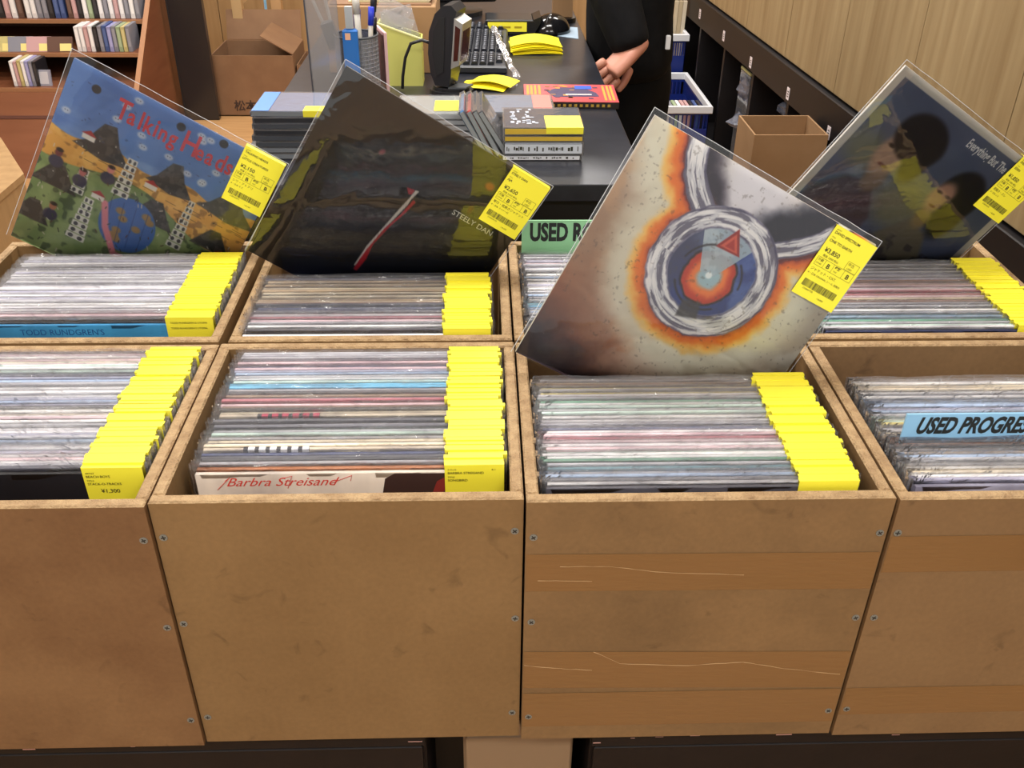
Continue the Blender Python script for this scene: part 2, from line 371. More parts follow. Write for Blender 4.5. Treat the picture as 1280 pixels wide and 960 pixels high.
part('body', MB().box(-.0735, -.0285, .90, .92, 0, .575), DARK, gap_shade); part('edge', MB().box(.1125, .1305, .90, .92, 0, .575), DARK, gap_shade)

# ------------------------------------------------------------ packed records
BAGW, BAGH, CV = 0.328, 0.326, 0.315
def bag_mesh(seed, th=.0052):
    r = random.Random(seed); mb = MB(); n = 9; vs = []
    for s in (0, 1):
        for i in range(n + 1):
            x = -BAGW / 2 + BAGW * i / n; y = -th / 2 if s == 0 else th / 2
            vs += [(x, y * .8, 0), (x, y * .8, BAGH - .02), (x, y + r.uniform(-.0006, .0006), BAGH + r.uniform(-.0015, .0012))]
    fs = []
    for s in (0, 1):
        o = s * 3 * (n + 1)
        for i in range(n):
            for j in (0, 1): fs.append((o + 3 * i + j, o + 3 * i + 3 + j, o + 3 * i + 4 + j, o + 3 * i + 1 + j))
    a = 0; b = 3 * (n + 1)
    for i in (0, 3 * n):
        for j in (0, 1): fs.append((a + i + j, b + i + j, b + i + j + 1, a + i + j + 1))
    mb.add(vs, fs)
    # crinkled side seams
    for sx in (-1, 1):
        vs = []; m = 6
        for i in range(m + 1):
            z = BAGH * (.55 + .45 * i / m); vs += [(sx * BAGW / 2, 0, z), (sx * (BAGW / 2 + r.uniform(.0004, .0022)), r.uniform(-.002, .002), z)]
        mb.add(vs, [(2 * i, 2 * i + 1, 2 * i + 3, 2 * i + 2) for i in range(m)])
    return mb.mesh('plastic_sleeve')
BAGS = [bag_mesh(i) for i in range(6)]
CVM = MB().cbox(-CV / 2, CV / 2, -.0023, .0023, 0, CV, .0006).mesh('cover')
def tag_mesh(wt=.062, ht=.092):
    mb = MB(); x1 = BAGW / 2 - .002; z1 = BAGH + .0014
    mb.box(x1 - wt, x1, -.0034, -.0030, z1 - ht, z1)
    mb.box(x1 - wt, x1, -.0034, .0026, z1 - .0003, z1 + .0004)       # folded over the top
    return mb.mesh('price_tag')
TAGM = tag_mesh()
ORD = ['first', 'second', 'third', 'fourth', 'fifth', 'sixth', 'seventh', 'eighth', 'ninth', 'tenth', 'eleventh', 'twelfth', 'thirteenth', 'fourteenth', 'fifteenth', 'sixteenth', 'seventeenth', 'eighteenth', 'nineteenth', 'twentieth']
def ordinal(i):
    if i < 20: return ORD[i]
    tens = {2: 'twent', 3: 'thirt', 4: 'fort'}[(i + 1) // 10]; u = (i + 1) % 10
    return tens + 'ieth' if u == 0 else tens + 'y-' + ORD[u - 1]
PAL = {'w': ('white', (236, 236, 240)), 'l': ('lavender', (196, 196, 222)), 'g': ('pale grey', (176, 176, 184)), 'd': ('dark grey', (84, 84, 94)), 'k': ('black', (30, 30, 36)),
       'p': ('pink', (224, 192, 200)), 'r': ('red', (180, 100, 112)), 'c': ('cream', (226, 212, 184)), 't': ('tan', (190, 164, 130)), 'b': ('pale blue', (160, 184, 216)),
       'n': ('navy', (60, 70, 110)), 'a': ('sky blue', (96, 176, 214)), 'm': ('mint', (196, 222, 212)), 'e': ('green', (96, 160, 130)), 'o': ('orange', (214, 140, 96)),
       'y': ('yellow', (226, 210, 120)), 'u': ('brown', (130, 100, 84)), 'q': ('teal', (90, 140, 156))}
PITCH = 0.006
def stack(key, where, ys, ye, codes, side, group, dx=.003, pl=None):
    """codes run from the front record to the back one"""
    t, x0, x1, y0, y1 = BIN[key]; n = max(2, int((ye - ys) / PITCH) + 1); out = []
    cx = (x1 - T - dx - BAGW / 2) if side == 'R' else (x0 + T + dx + BAGW / 2)
    for i in range(n):
        c = codes[i % len(codes)] if i < len(codes) else random.choice(codes); nm, rgb = PAL[c]
        y = ys + i * PITCH + random.uniform(-.0004, .0004)
        root = thing('record', '%s record, %s from the front of the %s' % (nm, ordinal(i), where), 'record', (cx + random.uniform(-.0028, .0022) * (1 if side == 'R' else -1), y, BOT + .0465), 0, group)
        k_ = random.uniform(.84, 1.16); j = [v * k_ for v in rgb]
        cv = link('cover', CVM, COVER, root); cv.location = (random.uniform(-.002, .002), 0, .0062 + random.uniform(-.0022, .0020) - (.003 if i == 0 else 0)); cv.color = (*lin([min(255, v) for v in j]), 1)
        bg = link('plastic_sleeve', BAGS[i % 6], PACKED, root, smooth=True); bg.location = (0, 0, random.uniform(-.0004, .0014))
        if i == 0: bg.material_slots[0].link = 'OBJECT'; bg.material_slots[0].material = CLEAR
        elif pl: bg.material_slots[0].link = 'OBJECT'; bg.material_slots[0].material = pl
        tg = link('price_tag', TAGM, TAG, root); tg.location = (random.uniform(-.0022, .0016), 0, bg.location.z + random.uniform(-.0012, .0010))
        root.rotation_euler = (random.uniform(-.001, .001), 0, random.uniform(-.001, .001))
        out.append((root, cv, bg, tg))
    return out
sB0 = stack('front far left', 'leftmost near bin', .790, 1.030, 'kdgwpwlwgbglwwgwpwcwdlblwwgwgbnldmwmpcpwplg', 'R', 'records in the leftmost near bin', .002, PACKW)
sB1 = stack('front left', 'second near bin from left', .788, 1.032, 'cogkdnncdcgmgdgdkdckuprgtdgaamwgblpnpdgggdggdg', 'R', 'records in the second near bin', .003)
sB2 = stack('front right', 'third near bin from left', .755, .962, 'dwdbgqgewwmpwprpwndgwwmwmwegwygyutgcldlgcw', 'L', 'records in the third near bin', .003, PACKW)
sB3 = stack('front far right', 'rightmost near bin', .752, .956, 'llwccwgwbtgkoudcwgymgwblbbdwdwccwgpwgg', 'L', 'records in the rightmost near bin', .006, PACKW)
sC0 = stack('back far left', 'leftmost rear bin', 1.112, 1.322, 'akdprgwwwwgwlwglwwwlwwgwwlwdgwwllwwglgl', 'R', 'records in the leftmost rear bin', .004, PACKW)
sC1 = stack('back left', 'second rear bin from left', 1.080, 1.244, 'wdgwdgprgwdnnductccctcgtctdnddd', 'R', 'records in the second rear bin', .012)
sC2 = stack('back right', 'third rear bin from left', 1.082, 1.322, 'gwgbbdwgwbwbaqdwgbwgwglwgwbgwdgwlgwplgwggl', 'L', 'records in the third rear bin', .003)
sC3 = stack('back far right', 'rightmost rear bin', 1.080, 1.286, 'nwmgeqbqgwdggupcprrpwptpullwlgdgdgdg', 'R', 'records in the rightmost rear bin', .003)

# lettering and prints on the three front records that show a strip of their cover
def print_obj(parent, mb, mats, name='cover_print'): return part(name, mb, mats, parent)
# second near bin: cream cover with red handwriting and a dark red picture on the right
cv = sB1[0][1]; cv.color = (*lin((240, 228, 212)), 1)
mb = MB(); put_text(mb, 'Barbra Streisand', .0155, -.128, CV - .0155, -.0027, shear=.5, sx=1.1)
mb.tube([(-.137, -.0028, CV - .020), (-.122, -.0028, CV - .004), (-.128, -.0028, CV - .009)], .0004, 4)
mb.tube([(-.064, -.0028, CV - .019), (-.058, -.0028, CV - .003), (-.069, -.0028, CV - .006)], .0004, 4)
mb.tube([(-.02, -.0028, CV - .0135), (.004, -.0028, CV - .003), (.002, -.0028, CV - .010)], .0003, 4)
print_obj(cv, mb, flat((206, 60, 50)))
mb = MB(); mb.prism([(.034, CV - .030), (.038, CV - .008), (.048, CV - .0015), (.1575, CV - .0015), (.1575, CV - .030)], -.0025, -.0023, 'y', 0)
mb.prism([(.086, CV - .030), (.092, CV - .012), (.105, CV - .004), (.128, CV - .003), (.138, CV - .012), (.142, CV - .030)], -.00265, -.0025, 'y', 1)
mb.prism([(.095, CV - .030), (.105, CV - .018), (.120, CV - .020), (.124, CV - .030)], -.0028, -.00265, 'y', 2)
print_obj(cv, mb, [flat((56, 34, 30)), flat((130, 40, 34)), flat((74, 40, 34))])
# leftmost rear bin: blue cover with dark lettering
cv = sC0[0][1]; cv.color = (*lin((58, 140, 190)), 1)
mb = MB(); put_text(mb, "TODD RUNDGREN'S", .012, -.093, CV - .0145, -.0026, sx=.98)
print_obj(cv, mb, flat((24, 78, 140)))
mb = MB(); mb.prism([(-.142 + .010 * math.cos(a * .3927), CV - .010 + .0105 * math.sin(a * .3927)) for a in range(16)], -.0026, -.0023, 'y'); print_obj(cv, mb, flat((196, 160, 60)))
mb = MB(); mb.prism([(.150, CV - .03), (.144, CV - .012), (.150, CV - .003), (.1575, CV - .002), (.1575, CV - .03)], -.0026, -.0023, 'y'); print_obj(cv, mb, flat((120, 40, 60)))
# tag lettering of the front records
def tag_text(tg, lines, price=None):
    mb = MB(); x0 = BAGW / 2 - .002 - .062 + .003; z = BAGH + .0014
    for s, sz, x, dz in lines: put_text(mb, s, sz, x0 + x, z - dz, -.0040)
    part('tag_print', mb, INK, tg)
tag_text(sB1[0][3], [('ｱｰﾃｨｽﾄ', .0032, 0, .0065), ('BARBRA STREISAND', .0042, 0, .0110), ('TITLE', .0030, 0, .0160), ('SONGBIRD', .0042, 0, .0205), ('R-1', .003, .046, .0065)])
tag_text(sB0[0][3], [('ARTIST', .0030, 0, .0075), ('BEACH BOYS', .0042, 0, .0120), ('TITLE', .0030, 0, .0170), ('STACK-O-TRACKS', .0042, 0, .0215), ('¥1,300', .0070, .012, .0315)])
tag_text(sC0[0][3], [('TODD RUNDGREN & UTOPIA', .0036, .003, .0085), ('TODD RUNDGREN\'S UTOPIA', .0036, .003, .0165)])
for st in (sB0, sB1, sB2, sC0, sC3):       # nearer packed tags: their first printed line shows above the record in front
    for it in st[1:5]: tag_text(it[3], [('ARTIST', .0026, .002, .0045), ('%06d' % random.randint(100000, 999999), .0026, .044, .0045)])

# small dark rows on some covers of the second near bin
for idx, c1 in ((17, (190, 60, 90)), (6, (230, 230, 236))):
    cv = sB1[idx][1]; cv.color = (*lin((226, 212, 188)), 1); mb = MB()
    mb.box(-.115, -.045, -.0026, .0025, CV - .008, CV + .0003, 0)
    for k in range(6): mb.box(-.110 + k * .0115, -.103 + k * .0115, -.0028, .0026, CV - .006, CV + .0006, 1)
    print_obj(cv, mb, [flat((40, 40, 48)), flat(c1)])

# ------------------------------------------------------------ raised records with artwork
def grids(n):
    g = (np.arange(n) + .5) / n; u, v = np.meshgrid(g, g); return u, v      # v runs downwards
def noise(u, v, sc, seed, oct=4):
    r = np.random.default_rng(seed); out = 0; amp = 1; tot = 0
    for o in range(oct):
        k = int(sc * 2 ** o) + 3; G = r.random((k + 2, k + 2)); x = (u * sc * 2 ** o) % k; y = (v * sc * 2 ** o) % k
        xi = x.astype(int); yi = y.astype(int); fx = x - xi; fy = y - yi; fx = fx * fx * (3 - 2 * fx); fy = fy * fy * (3 - 2 * fy)
        out = out + amp * ((G[yi, xi] * (1 - fx) + G[yi, xi + 1] * fx) * (1 - fy) + (G[yi + 1, xi] * (1 - fx) + G[yi + 1, xi + 1] * fx) * fy); tot += amp; amp *= .5
    return out / tot
def sst(a, b, x): t = np.clip((x - a) / (b - a), 0, 1); return t * t * (3 - 2 * t)
class Paint:
    def __init__(s, n, base): s.n = n; s.u, s.v = grids(n); s.c = np.ones((n, n, 3)) * np.array(base, float)
    def mix(s, m, col): m = np.asarray(m)[..., None]; s.c = s.c * (1 - m) + np.array(col, float) * m
    def ell(s, cx, cy, rx, ry, col, soft=.004, rot=0, a=1):
        x = s.u - cx; y = s.v - cy; ca, sa = math.cos(rot), math.sin(rot); x, y = x * ca + y * sa, -x * sa + y * ca
        d = (np.sqrt((x / rx) ** 2 + (y / ry) ** 2) - 1) * min(rx, ry); s.mix(a * (1 - sst(-soft, soft, d)), col)
    def poly(s, pts, col, soft=.003, a=1):
        ins = np.zeros_like(s.u, bool); dm = np.full_like(s.u, 9.0); n = len(pts)
        for i in range(n):
            (x1, y1), (x2, y2) = pts[i], pts[(i + 1) % n]
            if y1 != y2: ins ^= ((y1 > s.v) != (y2 > s.v)) & (s.u < (x2 - x1) * (s.v - y1) / (y2 - y1) + x1)
            L2 = (x2 - x1) ** 2 + (y2 - y1) ** 2 + 1e-12; t = np.clip(((s.u - x1) * (x2 - x1) + (s.v - y1) * (y2 - y1)) / L2, 0, 1)
            dm = np.minimum(dm, np.hypot(s.u - x1 - t * (x2 - x1), s.v - y1 - t * (y2 - y1)))
        d = np.where(ins, -dm, dm); s.mix(a * (1 - sst(-soft, soft, d)), col)
    def line(s, pts, wd, col, soft=.003, a=1):
        dm = np.full_like(s.u, 9.0)
        for (x1, y1), (x2, y2) in zip(pts[:-1], pts[1:]):
            L2 = (x2 - x1) ** 2 + (y2 - y1) ** 2 + 1e-12; t = np.clip(((s.u - x1) * (x2 - x1) + (s.v - y1) * (y2 - y1)) / L2, 0, 1)
            dm = np.minimum(dm, np.hypot(s.u - x1 - t * (x2 - x1), s.v - y1 - t * (y2 - y1)))
        s.mix(a * (1 - sst(wd - soft, wd + soft, dm)), col); return dm
    def mesh(s, w, y):
        n = s.n; g = np.linspace(-w / 2, w / 2, n); X, Z = np.meshgrid(g, -g)
        co = np.stack([X, np.full_like(X, y), Z], -1).reshape(-1, 3); i = np.arange(n * n).reshape(n, n)
        q = np.stack([i[:-1, :-1], i[1:, :-1], i[1:, 1:], i[:-1, 1:]], -1).reshape(-1, 4)
        me = bpy.data.meshes.new('cover_art'); me.vertices.add(n * n); me.vertices.foreach_set('co', co.ravel())
        me.loops.add(q.size); me.loops.foreach_set('vertex_index', q.ravel()); me.polygons.add(len(q)); me.polygons.foreach_set('loop_start', np.arange(0, q.size, 4)); me.update(calc_edges=True)
        c = np.clip(s.c / 255, 0, 1); c = np.where(c <= .04045, c / 12.92, ((c + .055) / 1.055) ** 2.4)
        at = me.color_attributes.new('Col', 'FLOAT_COLOR', 'POINT'); at.data.foreach_set('color', np.concatenate([c, np.ones((n, n, 1))], -1).ravel().astype(np.float32))
        me.materials.append(ART); return me

def raised(A, th, ph, yw, s, label, paint, tagrows, covc=(30, 30, 30), margin=.004, topm=.008, pl=None):
    def L(v): return Vector((v[0], v[2] * math.sin(th), v[2] * math.cos(th)))
    ex = Matrix.Rotation(yw, 3, 'Z') @ L((math.cos(ph), 0, -math.sin(ph))); ed = Matrix.Rotation(yw, 3, 'Z') @ L((-math.sin(ph), 0, -math.cos(ph)))
    ez = -ed; ey = ez.cross(ex); cen = Vector(A) + ex * s / 2 + ed * s / 2
    mw = Matrix([[ex[i], ey[i], ez[i], cen[i]] for i in range(3)] + [[0, 0, 0, 1]])
    t = thing('record', label, 'record', mw=mw, group='records raised out of the bins for display')
    W = s - 2 * margin; off = -(topm - margin) / 2; W2 = s - margin - topm; w = min(W, W2 + .003)
    cvo = part('cover', MB().cbox(-w / 2, w / 2, -.0015, .0019, -w / 2 + off, w / 2 + off, .0005), flat(covc, .4), t)
    art = link('cover_art', paint.mesh(w - .0008, -.0017), ART, cvo); art.location = (0, 0, off)
    # clear outer sleeve: gently waved front and back sheets, welded sides, open flap at the top
    n = 16; vs = []; r = random.Random(int(A[0] * 1e4)); h = s / 2
    hump = [[r.uniform(-.0005, .0005) for _ in range(n + 1)] for _ in range(n + 1)]
    mb = MB()
    for sy in (-1, 1):
        vs = []
        for j in range(n + 1):
            for i in range(n + 1):
                e = min(i, n - i, j) / 2; yy = (.0034 if e >= .5 else .0012 + .0044 * e) * sy + hump[j][i] * .35
                vs.append((-h + s * i / n, yy, -h + s * j / n))
        mb.add(vs, [(j * (n + 1) + i, j * (n + 1) + i + 1, (j + 1) * (n + 1) + i + 1, (j + 1) * (n + 1) + i) for j in range(n) for i in range(n)])
    part('plastic_sleeve', mb, pl or CLEAR, t, smooth=True)
    # bright welded seams
    mb = MB()
    for x in (-h, h): mb.tube([(x, 0, -h), (x + .0004, 0, 0), (x, 0, h)], .00045, 5)
    zt = h
    mb.tube([(-h + s * k / 12, r.uniform(-.0015, .0015), zt + r.uniform(-.0006, .0006)) for k in range(13)], .00045, 5)
    part('sleeve_seam', mb, mat('sleeve weld', (226, 230, 236), rough=0.08, spec=1.0, alpha=.55), t)
    # price tag with print
    tw, tht = .061, .092; x1 = h - .003; z1 = h - .009 if tagrows.get('low') else h - .004
    mb = MB(); mb.box(x1 - tw, x1, -.0049, -.0044, z1 - tht, z1); mb.box(x1 - tw, x1, -.0049, .0042, z1 - .0003, z1 + .0003)
    tg = part('price_tag', mb, TAG, t)
    mb = MB(); X = x1 - tw + .003; y = -.0052
    def tx(sx_, sz, dx, dz, bold=0): put_text(mb, sx_, sz, X + dx, z1 - dz, y, bold=bold)
    tx('ARTIST', .0022, 0, .0050); tx(tagrows['artist'], .0046, 0, .0095, .00008); tx('TITLE', .0022, 0, .0150); tx(tagrows['title'], .0046, 0, .0200, .00008)
    tx(tagrows['price'], .0078, .002, .0330, .00012); tx('税抜 ' + tagrows['net'] + ' 税込', .0034, .004, .0385)
    def rect(a, b, c, d, k=.0003):
        for q in ((a, c, b, b + k), (a, c, d - k, d), (a, a + k, b, d), (c - k, c, b, d)): mb.box(X + q[0], X + q[1], y, y + .0001, z1 - q[3], z1 - q[2])
    rect(0, .0405, .054, .0515)
    rect(.0, .0405, .0125, .0515); rect(.0245, .0405, .0405, .0515) ; rect(.0370, .0290, .0540, .0400)
    tx('中古', .0046, .0385, .0340); tx('USED', .0030, .0400, .0385)
    tx('外観', .0040, .0015, .0450); tx('COVER', .0024, .0015, .0490); tx('B', .0080, .0160, .0492, .0002); tx('盤質', .0040, .0270, .0450, .0002); tx('DISC', .0024, .0275, .0490); tx('B', .0080, .0450, .0492, .0002)
    tx(tagrows['note'], .0046, .0, .0580); tx('¥・日本 ' + tagrows['note2'], .0032, .0, .0635)
    r2 = random.Random(5); x = .002
    while x < .050:
        wd = r2.choice((.0004, .0007, .001)); mb.box(X + x, X + x + wd, y, y + .0001, z1 - .079, z1 - .0700); x += wd + r2.choice((.0004, .0006, .0009))
    tx(tagrows['code'], .0030, .006, .0825); tx('1-B-' + tagrows['net'][-3:], .0030, .030, .0865)
    part('tag_print', mb, INK, tg)
    return t, cvo, w, off

# --- 1: painted landscape, blue sky, dark hills, orange and green fields
P = Paint(320, (92, 130, 190)); u, v = P.u, P.v
n1 = noise(u, v, 5, 1); P.mix(sst(.0, .36, v) * .5, (120, 156, 206)); P.mix(sst(.52, .75, noise(u, v * 3, 4, 2)) * .5, (150, 178, 216)); P.mix(sst(.5, .8, n1) * .35, (66, 98, 160))
hor = .335 + .02 * np.sin(u * 17)
ora = sst(hor - .004, hor + .004, v); P.mix(ora, (218, 166, 84)); P.mix(ora * sst(.45, .7, noise(u, v, 14, 3)) * .6, (236, 198, 116)); P.mix(ora * sst(.6, .72, noise(u, v, 30, 9, 2)) * .6, (130, 92, 50))
for cx, w0, h0 in ((.26, .10, .15), (.59, .085, .13), (.88, .11, .12)):
    P.poly([(cx - w0 * 1.5, .375), (cx - w0, .335), (cx - w0 * .45, .37 - h0), (cx + w0 * .1, .36 - h0), (cx + w0 * .5, .36 - h0 * .4), (cx + w0 * 1.2, .38), (cx, .40)], (62, 60, 62), .004)
    P.ell(cx, .36 - h0 * .5, w0 * .18, h0 * .22, (92, 88, 84), .01, a=.6)
gl = .47 + .03 * np.sin(u * 9 + 1) + .12 * sst(.5, 1, u)
gr = sst(gl - .004, gl + .004, v); P.mix(gr, (124, 146, 92)); P.mix(gr * sst(.4, .7, noise(u, v, 12, 4)) * .7, (160, 176, 118)); P.mix(gr * sst(.58, .7, noise(u, v, 26, 5, 2)) * .75, (68, 84, 56))
for cx, cy, w0, h0 in ((.10, .58, .11, .12), (.56, .53, .11, .13), (.05, .80, .09, .10), (.86, .52, .10, .10)):
    P.poly([(cx - w0, cy + .06), (cx - w0 * .3, cy - h0 * .5), (cx + w0 * .2, cy - h0 * .55), (cx + w0 * .6, cy), (cx + w0, cy + .06)], (58, 56, 54), .004)
rq = random.Random(12)
for q in range(70):
    a_, b2_ = rq.uniform(.02, .98), rq.uniform(.20, .60)
    P.mix(((np.abs(u - a_) < .002) & (np.abs(v - b2_) < .004)) * 1.0 * (P.c[..., 0] < 80), (170, 166, 158))
for q in range(60):
    cx, cy = rq.uniform(.02, .98), rq.uniform(.06, .33); P.line([(cx, cy), (cx + rq.uniform(-.012, .012), cy + rq.uniform(-.004, .006))], .002, (70, 84, 120), .002, .8)
for q in range(26):
    cx, cy = rq.uniform(.02, .98), rq.uniform(.38, .5); P.line([(cx, cy), (cx + .05, cy + .002)], .0015, (96, 66, 40), .0015, .8)
P.mix(sst(.50, .62, noise(u, v, 40, 51, 2)) * ((P.c[..., 0] < 70) & (P.c[..., 2] < 80)) * .35, (120, 116, 108))
# round blue pond with brown islands
P.ell(.47, .66, .135, .15, (70, 112, 180)); 
for q in range(9): P.ell(.47 + .11 * math.cos(q * 2.1) * (.4 + .07 * q), .66 + .12 * math.sin(q * 1.7) * .8, .022, .018, (164, 132, 84), .006)
for q in range(4): P.line([(.36 + q * .06, .55), (.39 + q * .055, .78)], .0018, (40, 60, 110), .002, .6)
P.line([(.34, .60), (.38, .72), (.46, .84), (.58, .84)], .016, (222, 140, 150), .006)
# white block towers
for bx, by, w0, nn in ((.385, .53, .040, 6), (.27, .86, .045, 7), (.70, .66, .036, 8), (.205, .62, .03, 4)):
    for k in range(nn):
        wk = w0 * (1 - .085 * k); y0 = by - k * .036
        P.poly([(bx - wk, y0), (bx + wk, y0), (bx + wk, y0 - .031), (bx - wk, y0 - .031)], (222, 220, 210), .002)
        for q in (-.5, .5): P.ell(bx + q * wk, y0 - .014, wk * .28, .011, (70, 70, 74), .002)
# small plain figures, animals and houses
for cx, cy, c1 in ((.075, .46, (120, 60, 60)), (.20, .50, (190, 110, 110)), (.31, .42, (214, 140, 128)), (.82, .66, (216, 140, 130)), (.13, .74, (180, 120, 90)), (.62, .80, (200, 80, 80))):
    P.ell(cx, cy + .05, .034, .032, (60, 60, 84), .005); P.ell(cx, cy, .017, .022, c1, .004); P.ell(cx, cy - .013, .017, .010, (44, 32, 30), .004)
for hx, hy in ((.17, .335), (.30, .60), (.50, .42), (.92, .60)):
    P.poly([(hx - .03, hy), (hx + .03, hy), (hx + .03, hy - .025), (hx - .03, hy - .025)], (226, 222, 214)); P.poly([(hx - .036, hy - .025), (hx, hy - .05), (hx + .036, hy - .025)], (172, 60, 60))
rr = random.Random(3)
for q in range(17):
    cx, cy = rr.uniform(.03, .97), rr.uniform(.03, .29); P.ell(cx, cy, .020, .015, (208, 212, 220), .006, a=.8)
    for e in (-.006, .006): P.ell(cx + e, cy - .002, .0025, .0025, (60, 66, 86), .002)
for cx, cy in ((.13, .085), (.52, .055), (.72, .03)): P.ell(cx, cy, .021, .021, (52, 54, 60), .003)
for q in range(130):
    cx, cy = rr.uniform(.02, .98), rr.uniform(.36, .97); P.line([(cx, cy), (cx + rr.uniform(-.012, .012), cy + rr.uniform(.006, .02))], .0022, rr.choice(((50, 44, 40), (90, 60, 50), (210, 200, 180), (60, 80, 60))), .002)
t1, cv1, w1, o1 = raised((-.551, 1.341, 1.2469), -.0145, .5388, 0, .317, 'raised record with a blue, orange and green folk landscape painting', P,
    dict(artist='TALKING HEADS', title='LITTLE CREATURES', price='¥2,150', net='2,150', note='シワ・アトアリ', note2='キズ', code='2100045871'), (60, 80, 120), topm=.012)
mb = MB(); base = -w1 / 2 + o1
chs = 'Talking Heads'; cx_ = -.5 + .235; sz = [.125] + [.10] * 6 + [0] + [.125] + [.10] * 4
for ch, s_ in zip('Talking Heads', [.135, .110, .122, .110, .122, .110, .110, 0, .150, .110, .110, .122, .110]):
    if ch == ' ': cx_ += .006; continue
    put_text(mb, ch, s_ * w1 * 1.05, cx_ * w1, o1 + w1 / 2 - .162 * w1 + random.uniform(-.002, .002) * w1, -.0021, bold=.0008, sx=.74); cx_ += {'T': .058, 'l': .024, 'i': .025, 'k': .048, 'H': .074}.get(ch, .050)
part('cover_lettering', mb, flat((206, 78, 88)), cv1)

# --- 2: black cover with one thin red and white ribbon
P = Paint(260, (14, 13, 15)); u, v = P.u, P.v; P.mix(sst(.4, .9, noise(u, v, 2, 8)) * .5, (26, 20, 20))
P.poly([(.507, .322), (.524, .318), (.512, .372), (.512, .40), (.500, .46), (.472, .60), (.462, .70), (.452, .80), (.446, .80), (.450, .68), (.470, .56), (.492, .42), (.502, .37)], (222, 216, 208), .0025)
P.poly([(.522, .366), (.536, .372), (.522, .44), (.494, .54), (.472, .66), (.480, .74), (.470, .82), (.452, .82), (.458, .70), (.478, .56), (.506, .46)], (190, 30, 44), .0025)
P.poly([(.468, .330), (.505, .322), (.503, .350), (.488, .355)], (176, 36, 50), .003); P.ell(.299, .246, .011, .017, (150, 78, 84), .006, .5)
P.ell(.776, .130, .022, .020, (196, 92, 44), .008); P.ell(.76, .27, .012, .02, (120, 48, 24), .012)
t2, cv2, w2, o2 = raised((-.1742, 1.2690, 1.2501), -.036, .558, -.035, .325, 'raised glossy black record with a slim red and white ribbon', P,
    dict(artist='STEELY DAN', title='AJA', price='¥2,650', net='2,650', note='帯付・見開きジャケット', note2='ライナー付', code='2100046192'), (16, 16, 16), pl=GLOSSY)
mb = MB(); put_text(mb, 'STEELY DAN', .0118, (.697 - .5) * w2, o2 + (.5 - .332) * w2, -.0021, bold=.00008); part('cover_lettering', mb, flat((226, 226, 226)), cv2)

# --- 3: abstract painted ring with two arms and an orange glow
P = Paint(460, (206, 200, 188)); u, v = P.u, P.v; nb = noise(u, v, 4, 11, 5); nf = noise(u, v, 24, 12, 4); ns = noise(u, v, 9, 13, 5)
P.mix(sst(.40, .62, ns) * .45, (170, 156, 138)); P.mix(sst(.40, -.02, u + .25 * (ns - .5)) * sst(.0, .45, v) * .85, (150, 112, 82)); P.mix(sst(.52, .72, ns) * sst(.35, .0, u) * .5, (190, 150, 110))
P.mix(sst(.42, .95, v + .35 * (ns - .5)) * sst(.75, .0, u) * .95, (158, 84, 48)); P.mix(sst(.50, .62, ns) * sst(.6, .9, v) * sst(.8, .2, u) * .6, (196, 116, 68))
P.mix(sst(.62, .98, v - .40 * u + .25 * (ns - .5)) * .97, (46, 36, 46)); P.mix(sst(.50, .95, u) * sst(.5, .85, v) * .7, (198, 172, 138)); P.mix(sst(.78, 1.02, v) * sst(.35, .6, u) * .5, (158, 118, 84))
P.mix(sst(.2, .42, u) * sst(.8, .55, u) * sst(.42, .1, v) * .9, (222, 220, 226))
cx, cy = .500, .385; x = u - cx; y = v - cy; rad = np.hypot(x, y) * (1 + .06 * (nb - .5)); 
armL = [(.185, -.02), (.205, .04), (.235, .10), (.285, .155), (.35, .205)]; armR = [(.86, -.02), (.84, .03), (.80, .09), (.74, .15), (.66, .205)]
def dist(pts):
    dm = np.full_like(u, 9.0)
    for (x1, y1), (x2, y2) in zip(pts[:-1], pts[1:]):
        L2 = (x2 - x1) ** 2 + (y2 - y1) ** 2; t = np.clip(((u - x1) * (x2 - x1) + (v - y1) * (y2 - y1)) / L2, 0, 1); dm = np.minimum(dm, np.hypot(u - x1 - t * (x2 - x1), v - y1 - t * (y2 - y1)))
    return dm
dL, dR = dist(armL), dist(armR); dring = np.abs(rad - .213)
dall = np.minimum(np.minimum(dL, dR), np.where(rad > .205, rad - .205, .0)) + .035 * (nf - .5)
below = 1 - (((v < .20 - .3 * np.abs(u - .5)) & (np.abs(u - .5) < .32)).astype(float)) * (dL > 0) 
inside = ((dist(armL) < 9) & (u > np.interp(v, [p[1] for p in armL], [p[0] for p in armL])) & (u < np.interp(v, [p[1] for p in armR], [p[0] for p in armR])) & (v < .25)).astype(float)
gm = 1 - inside
da = dall
P.mix(gm * sst(.27, .15, da) * .80, (226, 224, 204)); P.mix(gm * sst(.135, .100, da), (240, 196, 104)); P.mix(gm * sst(.108, .072, da), (228, 122, 36)); P.mix(gm * sst(.072, .040, da) * .9, (168, 62, 36)); P.mix(gm * sst(.052, .040, da) * .8, (84, 34, 44))
P.mix(inside * sst(.12, .05, dL + .08 * (ns - .5)), (44, 36, 52)); P.mix(inside * sst(.20, .10, dR + .10 * (ns - .5)), (34, 34, 50)); P.mix(inside * sst(.06, .04, dL) * sst(.12, .2, v) * .6, (190, 100, 50))
def bandc(d, wd, st):
    m = 1 - sst(wd - .006, wd + .004, d + .012 * (nf - .5)); P.mix(m, (202, 202, 206)); P.mix(m * sst(.52, .60, st) * .8, (92, 88, 108)); P.mix(m * sst(.47, .38, st) * .9, (240, 238, 236)); P.mix(m * sst(wd * .72, wd, d + .02 * (nf - .5)) * .8, (50, 44, 80))
